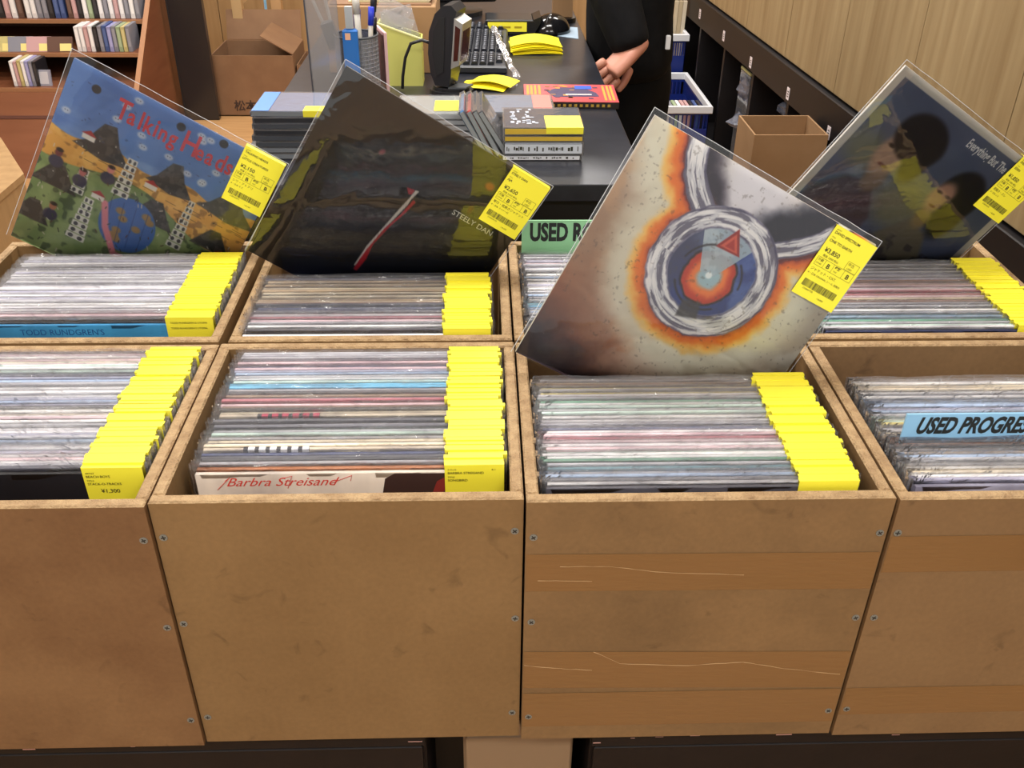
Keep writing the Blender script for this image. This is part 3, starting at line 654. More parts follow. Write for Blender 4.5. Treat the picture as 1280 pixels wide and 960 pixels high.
ang = np.arctan2(y, x) / (2 * np.pi) + .5; sring = noise(ang * .999, rad * 5.5, 14, 33, 4); sarm = noise(v * .8, np.minimum(dL, dR) * 8 + .3 * v, 12, 34, 4)
bandc(dL, .040, sarm); bandc(dR, .034, sarm)
P.mix((rad < .205) * 1.0, (52, 66, 130)); P.mix((rad < .19) * sst(.45, .7, ns) * .8, (92, 116, 176)); P.mix((rad < .19) * sst(.0, -.15, x + .3 * y + .1 * (nf - .5)) * .45, (90, 78, 70))
r2_ = np.hypot(x, y - .02) + .02 * (nf - .5)
P.mix(sst(.116, .106, r2_), (40, 32, 40)); P.mix(sst(.108, .098, r2_), (196, 62, 36)); P.mix(sst(.094, .06, r2_), (236, 132, 64)); P.mix(sst(.058, .035, r2_), (164, 192, 200))
wedge = ((y < .01) & (np.abs(x + .015) < .035 + .52 * -y) & (rad < .175)).astype(float); P.mix(wedge * .92, (164, 182, 192)); P.mix(wedge * sst(.5, .7, nf) * .6, (196, 206, 208))
P.ell(cx - .004, cy + .012, .013, .013, (236, 242, 240), .004)
for a0, a1 in ((-2.9, -1.95), (-.85, -.1), (.9, 2.6)):
    P.line([(cx + .128 * math.cos(a0 + (a1 - a0) * k / 8), cy + .02 + .128 * math.sin(a0 + (a1 - a0) * k / 8)) for k in range(9)], .004, (40, 34, 38), .004, .8)
bandc(dring, .043, sring)
P.poly([(.46, .52), (.53, .50), (.55, .565), (.47, .59)], (70, 66, 66), .006, .85)
P.poly([(.500, .195), (.560, .285), (.455, .290)], (150, 40, 36), .003); P.poly([(.502, .215), (.546, .279), (.470, .281)], (206, 92, 70), .003); P.poly([(.504, .235), (.530, .273), (.487, .274)], (172, 52, 44), .003)
P.mix(sst(.70, .80, noise(u, v, 70, 31, 3)) * .30, (84, 74, 68))
t3, cv3, w3, o3 = raised((.1908, 1.0300, 1.2562), .130, .5083, .052, .325, 'raised record painted with a grey ring and orange glow', P,
    dict(artist='DAVID SPECTRUM', title='ONE TO EARTH', price='¥3,850', net='3,850', note='ジャケット・CAT.', note2='ORIGINAL シール 見開き', code='2100047730', low=True), (190, 184, 176))

# --- 4: two dark-haired portraits on slate blue with a pale border
P = Paint(300, (82, 92, 120)); u, v = P.u, P.v; P.mix(sst(.4, .7, noise(u, v, 3, 21)) * .5, (104, 112, 136)); P.mix(sst(.45, .75, noise(u, v, 4, 22)) * .35, (112, 118, 112))  # print tones lightened to carry the bluish sheen of the sleeve
P.ell(.13, .36, .10, .08, (128, 128, 92), .05, a=.7); P.ell(.50, .48, .15, .12, (134, 130, 88), .06, a=.7)
P.poly([(.02, .98), (.05, .62), (.16, .50), (.30, .46), (.42, .60), (.46, .98)], (84, 70, 78), .015); P.mix(sst(.55, .7, noise(u * 3, v, 12, 24)) * ((u > .1) & (u < .4) & (v > .52)) * .7, (112, 98, 100))
P.ell(.285, .44, .055, .07, (128, 104, 84), .02); P.ell(.27, .315, .082, .115, (176, 146, 128), .02, .15); P.ell(.335, .20, .145, .115, (32, 24, 30), .015, .2); P.ell(.40, .29, .060, .10, (34, 26, 32), .02); P.ell(.235, .285, .02, .009, (50, 38, 38), .006); P.ell(.315, .29, .02, .009, (50, 38, 38), .006); P.ell(.27, .375, .026, .008, (110, 60, 60), .005)
P.poly([(.46, .98), (.50, .66), (.60, .50), (.74, .52), (.84, .66), (.88, .98)], (116, 108, 92), .015); P.ell(.655, .46, .05, .06, (150, 128, 86), .02)
P.ell(.72, .30, .120, .135, (26, 23, 30), .015); P.ell(.645, .345, .062, .082, (176, 136, 124), .02, .1); P.ell(.76, .40, .075, .12, (26, 23, 30), .02); P.ell(.62, .325, .016, .007, (60, 40, 44), .005); P.ell(.675, .325, .016, .007, (60, 40, 44), .005); P.ell(.645, .395, .02, .007, (120, 60, 66), .004)
P.mix(sst(.55, .7, noise(u, v, 18, 25)) * ((v > .6) & (u > .48)) * .6, (60, 56, 62))
bd = np.minimum(np.minimum(u, 1 - u), np.minimum(v, 1 - v)); P.mix(1 - sst(.034, .037, bd), (206, 202, 194))
t4, cv4, w4, o4 = raised((.5644, 1.2682, 1.2523), -.1377, .5666, .0609, .322, 'raised record with two dark-haired portraits in a pale border', P,
    dict(artist='EVERYTHING BUT THE GIRL', title='EDEN', price='¥1,850', net='1,850', note='見開き・スレ', note2='シミ', code='2100044410'), (206, 202, 194), pl=GLOSSY)
mb = MB(); put_text(mb, 'Everything But The Girl', .0190, (.530 - .5) * w4, o4 + (.5 - .105) * w4, -.0021, bold=.0004, sx=.58); part('cover_lettering', mb, flat((226, 228, 232)), cv4)

# ------------------------------------------------------------ sign cards
def sign(x0, x1, y, ztop, zb, col, body, size, tx0, tz, label, lean=0, shear=0):
    t = thing('divider_sign', label, 'sign', (0, y, zb)); t.rotation_euler = (lean, 0, 0)
    part('card', MB().cbox(x0, x1, -.0012, .0012, 0, ztop - zb, .0004), flat(col, .5), t)
    mb = MB(); put_text(mb, body, size, tx0, tz - zb, -.0016, bold=size * .042, shear=shear, sx=.62); part('lettering', mb, flat((28, 32, 32)), t)
sign(.0615, .39, 1.334, 1.000, .60, (140, 196, 150), 'USED ROCK', .0390, .0735, .9680, 'green sign card reading USED ROCK at the back of a rear bin')
sign(.4560, .77, .829, .9850, .60, (140, 190, 226), 'USED PROGRESSIVE', .0285, .4690, .9605, 'pale blue sign card reading USED PROGRESS among rightmost near records', shear=.35)
for r_ in sB3:      # the records around the card make room for it
    if abs(r_[0].location.y - .829) < .0046: r_[0].location.y += .0035 if r_[0].location.y > .829 else -.0035

# ------------------------------------------------------------ counter and what stands on it
CT = .99
cn = thing('sales_counter', 'black laminate sales counter behind the record bins', 'counter', (0, 0, 0))
part('top', MB().cbox(-.425, .281, 1.511, 4.2, CT - .03, CT, .0015), BLACK, cn)
part('front_panel', MB().box(-.41, .266, 1.525, 1.54, 0, CT - .03), DARK, cn)
part('side_panel', MB().box(.251, .266, 1.54, 4.19, 0, CT - .03), DARK, cn); part('side_panel', MB().box(-.41, -.395, 1.54, 4.19, 0, CT - .03), DARK, cn)
part('back_panel', MB().box(-.395, .251, 4.175, 4.19, 0, CT - .03), DARK, cn)

CASE_COLS = [(96, 106, 116), (130, 138, 144), (70, 76, 82), (156, 162, 168)]
def disc_case(x, y, z, label, cat='CD case', w=.142, d=.125, h=.0104, col=(60, 66, 80), spine=(120, 120, 120), rz=0, tagm=None, group='disc cases on the counter', solid=False, marks=0, rot=None, name='disc_case'):
    t = thing(name, label, cat, (x, y, z), rz, group)
    if rot: t.rotation_euler = rot
    if not solid:
        part('case_shell', MB().cbox(-w / 2, w / 2, 0, d, 0, h, .0008), CASEPL, t)
        k = .0012
    else: k = 0
    bk = part('booklet' if not solid else 'box', MB().cbox(-w / 2 + k * 3, w / 2 - k * 3, k * 4, d - k * 3, k * 1.6, h - k * .8, .0004), flat(col, .4), t)
    part('spine', MB().box(-w / 2 + .003, w / 2 - .003, -.0002, .0002 + k, h * .16, h * .84), flat(spine, .4), t)
    if marks:
        mb = MB(); r = random.Random(marks); q = -w / 2 + .006
        while q < w / 2 - .01:
            s_ = r.choice((.0015, .0025, .004)); mb.box(q, q + s_, -.0006, -.0002, h * r.uniform(.32, .45), h * r.uniform(.55, .7)); q += s_ + r.choice((.001, .0015, .008))
        part('spine_print', mb, INK, t)
    if tagm:
        a, b, c, e = tagm; mb = MB(); mb.box(a, b, c, e, h, h + .0006); mb.box(a, b, -.0009, c, h - .0105 if h > .011 else .0003, h + .0006) if c <= 0.001 else None
        part('price_tag', mb, TAG, t)
    return t
# left pile
zz = CT; heights = [.0104] * 8; xl = -.326
for i in range(8):
    top = i == 7
    disc_case(xl + random.uniform(-.003, .003), 1.640 + random.uniform(-.002, .003), zz, ('%s clear disc case from the bottom of the left counter pile' % ORD[i]) if not top else 'topmost disc case of the left pile, blue edge and yellow tag',
              col=(150, 160, 190) if top else random.choice(CASE_COLS), spine=random.choice([(70, 74, 80), (120, 126, 132), (44, 46, 50)]), tagm=(.02, .069, .0, .03) if top else None, rz=random.uniform(-.02, .02)); zz += .0106
part('blue_edge', MB().box(xl - .069, xl - .040, 1.644, 1.762, zz - .0001, zz + .0004), flat((70, 130, 220), .3), None)
be = bpy.data.objects['blue_edge']; top_case = [o for o in COL.objects if o.get('label', '').startswith('topmost disc case of the left')][0]
be.parent = top_case; be.matrix_parent_inverse = (Matrix.Translation(top_case.location)).inverted()
# right pile
x0 = .111; z = CT
disc_case(x0 - .003, 1.632, z, 'white cased disc at the bottom of the right counter pile', col=(214, 218, 226), spine=(226, 228, 234), marks=3); z += .0106
disc_case(x0, 1.628, z, 'thick white boxed disc set second from the pile bottom', col=(196, 202, 216), spine=(206, 212, 224), h=.024, marks=4); z += .0243
disc_case(x0, 1.630, z, 'gold-spined disc case directly under the tagged top case', col=(70, 74, 90), spine=(206, 172, 60)); z += .0120
disc_case(x0, 1.628, z, 'gold-spined disc case with a yellow tag atop the right pile', col=(58, 64, 84), spine=(214, 180, 64), h=.0135, tagm=(.004, .069, .0, .070))
tp = COL.objects[-1]
mb = MB()
rp = random.Random(9)
for i in range(26): a, b = rp.uniform(-.058, -.008), rp.uniform(.02, .11); mb.box(a, a + rp.uniform(.003, .010), b, b + rp.uniform(.002, .012), .0136, .0139)
pr = part('cover_print', mb, flat((176, 182, 196)), [o for o in COL.objects if 'atop the right pile' in str(o.get('label', ''))][0])
# pale case pile just behind it
z = CT
for i in range(4):
    disc_case(.066 + .002 * i, 1.785, z, '%s case from the bottom of the pile behind the tagged one' % ORD[i], col=(150, 166, 190) if i == 3 else (70, 76, 84), spine=(150, 150, 156)); z += .0106
pile_top = [o for o in COL.objects if str(o.get('label', '')).startswith('fourth case from the bottom of the pile')][0]
part('picture', MB().box(.03, .066, .01, .118, .0104, .0108), flat((214, 128, 118)), pile_top)
# clear pile left of it with a tag on top
z = CT
for i in range(6):
    disc_case(-.082, 1.70, z, '%s case from the bottom of the centre counter pile' % ORD[i], col=(188, 192, 190) if i == 5 else random.choice(CASE_COLS), spine=(180, 184, 188), tagm=(-.002, .056, .02, .085) if i == 5 else None); z += .0106
# cases tipped between the two piles
for i, (cx_, an, c_) in enumerate(((-.012, -1.06, (60, 130, 190)), (-.001, -1.10, (200, 60, 60)), (.011, -1.06, (60, 62, 66)), (.023, -1.02, (60, 64, 72)))):
    disc_case(cx_ - .004, 1.64, CT + .043, '%s tipped disc case leaning between the counter piles, counted from left' % ORD[i], w=.092, col=c_, spine=(150, 156, 160), rot=(0, -an, 0))
# red boxed video
p = aty(714, 136, 1.95)
t = thing('video_box', 'flat red and orange video box lying on the counter', 'video box', (.189, 1.955, CT), -.03)
part('box', MB().cbox(-.098, .098, 0, .135, 0, .0135, .001), flat((36, 30, 28), .4), t)
tf = part('top_print', MB().box(-.098, .098, 0.0, .135, .0135, .0145), flat((200, 84, 88), .35), t)
mb = MB(); rp = random.Random(4)
for x in (-.092, -.084, -.076, -.067): mb.box(x, x + .005, .012, .125, .0146, .0149, 0)
for x in (.070, .079, .087): mb.box(x, x + .005, .012, .125, .0146, .0149, 0)
mb.prism([(-.035, .035), (-.05, .08), (-.02, .11), (.03, .105), (.055, .07), (.06, .04)], .0146, .0150, 'z', 1)
for q in range(22): a, b = rp.uniform(-.06, .055), rp.uniform(.02, .12); mb.box(a, a + .010, b, b + .008, .0150, .0152, rp.choice((0, 1, 2)))
mb.box(.012, .048, .095, .122, .0152, .0155, 3); mb.box(-.01, .045, .05, .056, .0152, .0155, 4)
part('picture_print', mb, [flat((232, 150, 60)), flat((70, 60, 90)), flat((150, 110, 70)), flat((50, 90, 200)), flat((230, 224, 220))], tf)
mb = MB()
for q in range(14): mb.box(-.075 + q * .0115, -.069 + q * .0115, -.0004, 0, .004, .0095)
part('spine_print', mb, flat((176, 140, 50)), t)
# yellow slips
def slip(x, y, z, L_, W_, rz, label, bow=.0, tiltx=0, group='yellow slips on the counter'):
    mb = MB(); n = 8; vs = []
    for i in range(n + 1):
        f = i / n; vs += [(-L_ / 2 + L_ * f, -W_ / 2, bow * math.sin(math.pi * f)), (-L_ / 2 + L_ * f, W_ / 2, bow * math.sin(math.pi * f))]
    vs2 = [(a, b, c + .0009) for a, b, c in vs]; m = len(vs)
    fs = [(2 * i, 2 * i + 1, 2 * i + 3, 2 * i + 2) for i in range(n)] + [(m + 2 * i, m + 2 * i + 2, m + 2 * i + 3, m + 2 * i + 1) for i in range(n)]
    fs += [(2 * i, 2 * i + 2, m + 2 * i + 2, m + 2 * i) for i in range(n)] + [(2 * i + 1, m + 2 * i + 1, m + 2 * i + 3, 2 * i + 3) for i in range(n)] + [(0, m, m + 1, 1), (2 * n, 2 * n + 1, m + 2 * n + 1, m + 2 * n)]
    mb.add(vs + vs2, fs); o = part('price_slip', mb, TAG2); o.location = (x, y, z); o.rotation_euler = (tiltx, 0, rz); return tag(o, label, 'slip', group)
for i in range(9):
    slip(.141 + random.uniform(-.003, .003), 2.475 + random.uniform(-.004, .004), CT + .0005 + i * .0022, .125, .10, random.uniform(-.05, .05) + .03, '%s yellow slip up from the bottom of the counter stack' % ORD[i], .003 + i * .0009, group='stacked yellow slips')
slip(.010, 2.125, CT + .001, .105, .070, -.28, 'lower yellow slip lying before the black keyboard', .004); slip(.032, 2.135, CT + .0075, .100, .060, -.40, 'upper yellow slip lying before the black keyboard', .008)
# keyboard
KX, KY = -.012, 2.235
t = thing('keyboard', 'black full-size keyboard lying lengthwise on the counter', 'keyboard', (KX, KY, CT), -.03)
part('body', MB().cbox(-.075, .075, 0, .46, 0, .018, .004), mat('black keyboard plastic', (46, 48, 54), rough=0.4), t)
mb = MB(); rk = random.Random(2)
for i in range(7):
    for j in range(21):
        if (j in (5, 17)) or (i == 6 and j % 4 == 0): continue
        x = -.066 + i * .019; y = .012 + j * .0212; mb.prism([(x, .018), (x + .0165, .018), (x + .0135, .025), (x + .003, .025)], y, y + .0180, 'y')
part('keys', mb, mat('black key plastic', (34, 37, 46), rough=0.35), t, kind='stuff')
mb = MB()
for i in range(7):
    for j in range(21):
        if (j in (5, 17)) or (i == 6 and j % 4 == 0): continue
        x = -.066 + i * .019; y = .012 + j * .0212; mb.box(x + .006, x + .010, y + .006, y + .012, .0250, .0254)
part('key_print', mb, flat((150, 154, 164)), t, kind='stuff')
# crumpled film strip across the keyboard
def film(name, pts, wd, label, m=CRUMP, z=0, cat='wrapper'):
    mb = MB(); vs = []; n = len(pts) * 4 - 3; r = random.Random(len(label)); P_ = []
    for a, b in zip(pts[:-1], pts[1:]):
        for q in range(4): P_.append(Vector(a).lerp(Vector(b), q / 4))
    P_.append(Vector(pts[-1]))
    for p in P_:
        for k in (-1, 0, 1): vs.append(p + Vector((k * wd * r.uniform(.5, 1.1), r.uniform(-.004, .004), abs(r.gauss(0, .004)) + (.004 if k == 0 else 0))))
    mb.add(vs, [(3 * i + k, 3 * i + k + 1, 3 * i + k + 4, 3 * i + k + 3) for i in range(len(P_) - 1) for k in (0, 1)])
    o = part(name, mb, m); return tag(o, label, cat)
film('film_strip', [(.035, 2.58, CT + .028), (.050, 2.44, CT + .027), (.060, 2.34, CT + .026), (.068, 2.24, CT + .020), (.090, 2.16, CT + .003)], .009, 'crumpled clear film strip lying across the keyboard')
# barcode scanner on a stand
t = thing('barcode_scanner', 'black upright barcode scanner with a silver-framed window on a round base', 'scanner', (-.062, 2.08, CT), -.32)
SB = mat('black scanner plastic', (34, 35, 38), rough=0.35); SG = mat('grey scanner plastic', (88, 92, 96), rough=0.4)
part('base', MB().disc((0, 0, 0), .048, .008, 24, sy=.85).disc((0, 0, .008), .040, .007, 24, sy=.85), SB, t)
part('base_pad', MB().prism([(.004, -.030), (.040, -.022), (.046, .012), (.012, .010)], .0152, .0185, 'z'), SG, t)
prof = [(-.026, .020), (-.036, .045), (-.040, .085), (-.036, .130), (-.022, .165), (-.004, .182), (.014, .184), (.026, .172), (.020, .150), (.014, .110), (.012, .070), (.010, .040), (.004, .018)]
part('body', MB().prism(prof, -.030, .030, 'y'), SB, t, label='curved black housing')
part('side_inset', MB().prism([(-.022, .040), (-.030, .085), (-.026, .130), (-.012, .158), (.000, .160), (-.002, .100), (-.006, .050)], -.0315, -.030, 'y'), mat('matte black insert', (20, 20, 22), rough=.7), t)
fr = part('window_frame', MB().prism([(.012, .058), (.030, .066), (.040, .150), (.022, .160)], -.034, .026, 'y'), mat('silver frame', (190, 188, 182), rough=.3, metal=.6), t, label='silver window frame')
part('window', MB().prism([(.0305, .074), (.0315, .074), (.0392, .144), (.0382, .144)], -.026, .020, 'y'), mat('red-brown scanner glass', (70, 36, 30), rough=.1), fr)
part('window', MB().prism([(.018, .074), (.028, .076), (.035, .140), (.024, .146)], -.0345, -.034, 'y'), mat('red-brown scanner glass', (70, 36, 30)), fr)
part('neck', MB().tube([(-.008, 0, .012), (-.006, 0, .026)], .014, 12), SB, t, True)
mb = MB(); mb.tube([(-.034, -.01, .100), (-.058, -.015, .108), (-.082, -.02, .100), (-.096, -.02, .070), (-.104, -.02, .030), (-.106, -.02, .004)], .0035, 8); part('cable', mb, SB, t, True)
# mesh pen holder with its contents
CTP = CT + .052
t = thing('storage_tray', 'low black tray box under the mesh pen holder', 'box', (-.238, 1.905, CT)); part('body', MB().cbox(-.05, .05, -.06, .05, 0, .0505, .003), mat('black tray plastic', (30, 30, 34), rough=.4), t); part('drawer_front', MB().box(-.044, .044, -.0615, -.06, .008, .042), mat('grey tray front', (60, 60, 66), rough=.4), t)
PX, PY = -.238, 1.905
t = thing('pen_holder', 'grey wire mesh pen holder standing on the counter', 'pen holder', (PX, PY, CTP))
MESHM = mat('grey wire mesh', (150, 152, 160), (104, 106, 114), 600, .4, metal=.2)
mb = MB(); mb.tube([(0, 0, .0), (0, 0, .105)], .041, 20, caps=False); part('mesh_wall', mb, MESHM, t)
mb = MB()
for k in range(20): a = k * math.pi / 10; mb.tube([(.0415 * math.cos(a), .0415 * math.sin(a), 0), (.0415 * math.cos(a), .0415 * math.sin(a), .105)], .0006, 4)
for k in range(14): mb.tube([(.0415 * math.cos(q * math.pi / 10), .0415 * math.sin(q * math.pi / 10), .004 + k * .0075) for q in range(21)], .0006, 4)
part('wire', mb, flat((140, 142, 150)), t, kind='stuff')
mb = MB(); mb.tube([(.042 * math.cos(q * math.pi / 10), .042 * math.sin(q * math.pi / 10), .105) for q in range(21)], .002, 6); part('rim', mb, flat((80, 82, 86)), t)
part('base', MB().disc((0, 0, 0), .041, .002), flat((80, 82, 86)), t)
t = thing('box_cutter', 'blue box cutter standing at the front of the mesh pen holder', 'cutter', (PX - .004, PY - .052, CTP + .001))
part('handle', MB().cbox(-.014, .014, -.006, .006, 0, .125, .004), mat('blue cutter plastic', (40, 110, 190), rough=.3), t)
part('blade_slide', MB().cbox(-.007, .007, -.004, .004, .125, .165, .001), mat('pale steel', (196, 200, 204), rough=.3, metal=.5), t); part('sticker', MB().box(-.009, .001, -.0065, -.006, .106, .118), flat((230, 176, 140)), t)
t = thing('scissors', 'scissors with white handles and a black cap in the pen holder', 'scissors', (PX - .020, PY + .005, CTP + .004)); t.rotation_euler = (0, -.28, 0)
part('cap', MB().cbox(-.012, .012, -.007, .007, .075, .130, .004), SB, t, label='black cap')
mb = MB()
for dx in (-.006, .008): mb.tube([(dx, 0, .125), (dx * 1.6, 0, .165), (dx * 2.2, 0, .200)], .0035, 6)
for dx in (-.02, .022): mb.tube([(dx + .015 * math.cos(q * .524), 0, .222 + .020 * math.sin(q * .524)) for q in range(13)], .0035, 6)
part('handle', mb, flat((222, 220, 216), .4), t)
def pen(dx, dy, h, col, lab, tilt, r=.0045, cap=None):
    t = thing('pen', lab, 'pen', (PX + dx, PY + dy, CTP + .004)); t.rotation_euler = (0, tilt, 0)
    part('barrel', MB().tube([(0, 0, 0), (0, 0, h)], r, 8), flat(col, .3), t, True); part('cap', MB().tube([(0, 0, h * .80), (0, 0, h + .003)], r + .0012, 8), flat(cap or col, .3), t, True)
pen(.020, -.008, .150, (196, 190, 180), 'blue-capped pen leaning right in the pen holder', .09, cap=(40, 60, 200)); pen(.028, .006, .128, (30, 30, 34), 'short black pen at the right of the pen holder', .06)
pen(.006, .012, .170, (210, 206, 196), 'tall pale marker in the middle of the pen holder', -.02, .006); pen(-.004, .018, .140, (30, 60, 160), 'dark blue pen behind the box cutter', .05, .006)
pen(.014, .02, .175, (44, 44, 48), 'tall dark pen at the back of the pen holder', .14, .005)
t = thing('pink_notebook', 'thin pale pink notebook standing right of the mesh pen holder', 'notebook', (-.184, 1.93, CT), .3)
part('cover', MB().cbox(-.003, .003, 0, .075, 0, .155, .001), flat((226, 186, 190)), t); part('pages', MB().box(-.0055, -.0032, .002, .073, 0.002, .150), flat((90, 50, 54)), t)
# yellow-green file box with papers
a = aty(478, 30, 2.13).z; b_ = aty(530, 50, 2.13).z; xl_ = aty(476, 107, 2.13).x; xr = aty(529, 107, 2.13).x
t = thing('file_box', 'pale yellow-green slanted file box beside the pen holder', 'file box')
part('front', MB().prism([(xl_, CT), (xr, CT), (xr, b_), (xl_, a)], 2.13, 2.134, 'y'), flat((214, 214, 116), .5), t)
part('back', MB().prism([(xl_, CT), (xr, CT), (xr, b_), (xl_, a)], 2.186, 2.19, 'y'), flat((214, 214, 116), .5), t)
part('side', MB().prism([(2.134, CT), (2.186, CT), (2.186, b_), (2.134, b_)], xr - .003, xr, 'x'), flat((226, 222, 110), .5), t); part('side', MB().prism([(2.134, CT), (2.186, CT), (2.186, a), (2.134, a)], xl_, xl_ + .003, 'x'), flat((214, 214, 116), .5), t)
part('rim', MB().prism([(xl_, a), (xr, b_), (xr, b_ + .003), (xl_, a + .003)], 2.129, 2.135, 'y'), flat((244, 240, 170), .5), t)
for k, (dx, h1, rt, lab) in enumerate(((0.03, .03, .35, 'front sheet of clear film sticking out of the file box'), (.05, .04, -.25, 'middle sheet of clear film sticking out of the file box'), (.02, .055, .5, 'rear sheet of clear film sticking out of the file box'))):
    o = part('clear_bag', MB().box(-.035, .035, 0, .0006, -.05, .05), CRUMP); o.location = (xl_ + dx, 2.145 + k * .012, b_ + h1 - .028); o.rotation_euler = (0, rt, 0); tag(o, lab, 'bag', 'clear bags in the file box')
# carton behind the file box
t = thing('cardboard_box', 'brown cardboard box standing behind the file box and pens', 'box')
zt = aty(480, 8, 2.24).z; xa, xb = -.345, -.098
part('carton', MB().cbox(xa, xb, 2.24, 2.50, CT, zt, .002), CARD, t); part('flap', MB().prism([(xa + .01, zt), (xb - .01, zt), (xb - .01, zt + .003), (xa + .01, zt + .003)], 2.25, 2.40, 'y'), CARD2, t)
t = thing('paper_stack', 'loose pale papers lying on top of the carton behind the pens', 'papers', (0, 0, 0))
for k in range(4): part('sheet', MB().box(xa + .05 + k * .006, xb - .015 + k * .003, 2.27, 2.44, zt + .0035 + k * .003, zt + .0055 + k * .003), flat((226, 216, 170 + k * 12)), t)
# acrylic panel
t = thing('acrylic_panel', 'smoky clear acrylic panel standing left of the pen holder', 'panel', (-.322, 1.86, CT), -.25)
part('sheet', MB().cbox(0, .062, 0, .003, .006, .42, .001), plastic('smoky acrylic', .18, 5, .3, 2.0, .12, (.66, .64, .62)), t); part('edge', MB().box(-.0025, 0, -.0005, .0035, .006, .42), flat((70, 72, 80), .2), t); part('foot', MB().box(-.01, .07, -.02, .03, 0, .006), flat((110, 110, 112), .2), t)
# card reader with yellow label, mouse, paper
t = thing('label_box', 'small black box with a yellow front label behind the keyboard', 'device', (.088, 2.64, CT), 0)
part('body', MB().cbox(-.072, .056, 0, .10, 0, .040, .003), mat('black device plastic', (26, 26, 28), rough=.3), t); part('label', MB().box(-.066, .038, -.0008, 0, .010, .034), TAG, t)
part('side_wing', MB().prism([(.056, .0), (.074, .030), (.076, .048), (.056, .040)], .0, .09, 'y'), mat('black device plastic', (26, 26, 28)), t)
mb = MB()
for k in range(3): mb.box(-.055 + k * .03, -.035 + k * .03, -.0012, -.0008, .019, .024)
part('label_print', mb, flat((170, 150, 20)), t)
t = thing('computer_mouse', 'glossy black computer mouse beside the small labelled box', 'mouse', (.195, 2.69, CT), -.35)
part('shell', MB().ell((0, 0, 0), .052, .062, .048, 24, 14, zmin=0), mat('glossy black plastic', (24, 24, 26), rough=.12), t, True); part('button_split', MB().tube([(0, -.058, .018), (0, -.035, .042), (0, -.005, .0485)], .0012, 6), flat((70, 70, 72)), t)
o = part('paper_sheet', MB().prism([(.20, 2.64), (.262, 2.60), (.272, 2.74), (.21, 2.76)], CT + .0004, CT + .0012, 'z'), flat((176, 200, 220))); tag(o, 'pale blue paper sheet under the black mouse', 'paper')
t = thing('display_post', 'light brown post on a black round foot at the counter edge', 'post', (.235, 2.83, CT))
part('foot', MB().disc((0, 0, 0), .040, .012, 24), SB, t); part('post', MB().cbox(-.028, .028, -.02, .02, .012, .30, .003), CARD, t)
t = thing('monitor', 'black computer monitor standing at the back of the counter', 'monitor', (-.10, 2.92, CT), .1)
part('stand', MB().disc((0, 0, 0), .11, .012, 24, sy=.7).box(-.02, .02, -.01, .01, .012, .10), SB, t); sc_ = part('screen_housing', MB().cbox(-.17, .15, -.02, .02, .035, .30, .006), mat('glossy black plastic', (24, 24, 26)), t)
part('screen', MB().box(-.158, .138, -.0215, -.02, .05, .288), mat('dark screen glass', (12, 12, 14), rough=.08), sc_)
film('clear_bag', [(-.385, 1.93, CT + .004), (-.370, 1.90, CT + .035), (-.350, 1.87, CT + .012)], .02, 'crumpled clear bag behind the left disc pile', cat='bag')

# ------------------------------------------------------------ left background: disc rack, dark board, cartons
RW = mat('red-brown rack wood', (126, 78, 52), (112, 66, 42), 3, .4, 0, (1, 1, 8)); RWE = flat((164, 116, 80), .5)
def ry(z): return 4.28 + 1.215 * z
XR = -1.64; XLft = -3.2
t = thing('disc_rack', 'reddish wooden sloped rack with shelves of discs', 'rack')
part('side_panel', MB().prism([(4.28, 0), (5.42, 0), (5.42, .95), (ry(.9), .95), (ry(.9), .90)], XR - .022, XR, 'x'), RW, t)
part('side_edge', MB().prism([(ry(0) - .006, 0), (ry(0), 0), (ry(.9), .9), (ry(.9) - .006, .9)], XR - .023, XR + .001, 'x'), RWE, t)
part('side_panel', MB().prism([(4.28, 0), (5.42, 0), (5.42, .95), (ry(.9), .95), (ry(.9), .90)], XLft, XLft + .022, 'x'), RW, t)
part('back_panel', MB().box(XLft, XR, 5.42, 5.435, 0, .95), mat('dark rack back', (84, 44, 30), rough=.6), t)
SHZ = [.314, .441, .566, .70]
for z in SHZ:
    s_ = part('shelf_board', MB().box(XLft + .022, XR - .022, ry(z) - .0, 5.42, z - .018, z), RW, t); part('board_edge', MB().box(XLft + .022, XR - .022, ry(z) - .006, ry(z), z - .018, z), RWE, s_)
part('kick_panel', MB().prism([(ry(.0), 0), (ry(.0) + .02, 0), (ry(.296) + .02, .296), (ry(.296), .296)], XLft + .022, XR - .022, 'x'), RW, t)
part('kick_rail', MB().prism([(ry(.205) - .004, .205), (ry(.205), .200), (ry(.214), .214), (ry(.214) - .004, .217)], XLft + .022, XR - .022, 'x'), mat('dark rack back', (84, 44, 30)), t)
def rackdiscs(px0, px1, zi, cols, group, where, thick=None, hh=.122):
    z = SHZ[zi]; y = ry(z) + .025; x = atz(px0, 0, z).x; xa_ = aty(px0, 40, y).x; xb_ = aty(px1, 40, y).x; n = len(cols); st = (xb_ - xa_) / n
    for i, c in enumerate(cols):
        h = hh * random.uniform(.93, 1.0)
        o = thing('disc_case', '%s %s disc from left standing on the %s' % (ORD[i], c, where), 'disc', (xa_ + (i + .5) * st, y, z), 0, group)
        wd = st * .84; part('case', MB().cbox(-wd / 2, wd / 2, 0, .13, 0, h, .001), flat(COLN[c], .35), o); part('spine_label', MB().box(-wd * .3, wd * .3, -.0006, 0, h * .2, h * .9), flat([min(255, v + 26) for v in COLN[c]], .4), o)
COLN = dict(white=(228, 226, 226), black=(36, 34, 38), blue=(64, 84, 136), grey=(130, 130, 140), lavender=(150, 150, 196), pink=(190, 150, 150), green=(150, 168, 132), yellow=(190, 178, 120), brown=(96, 70, 60))
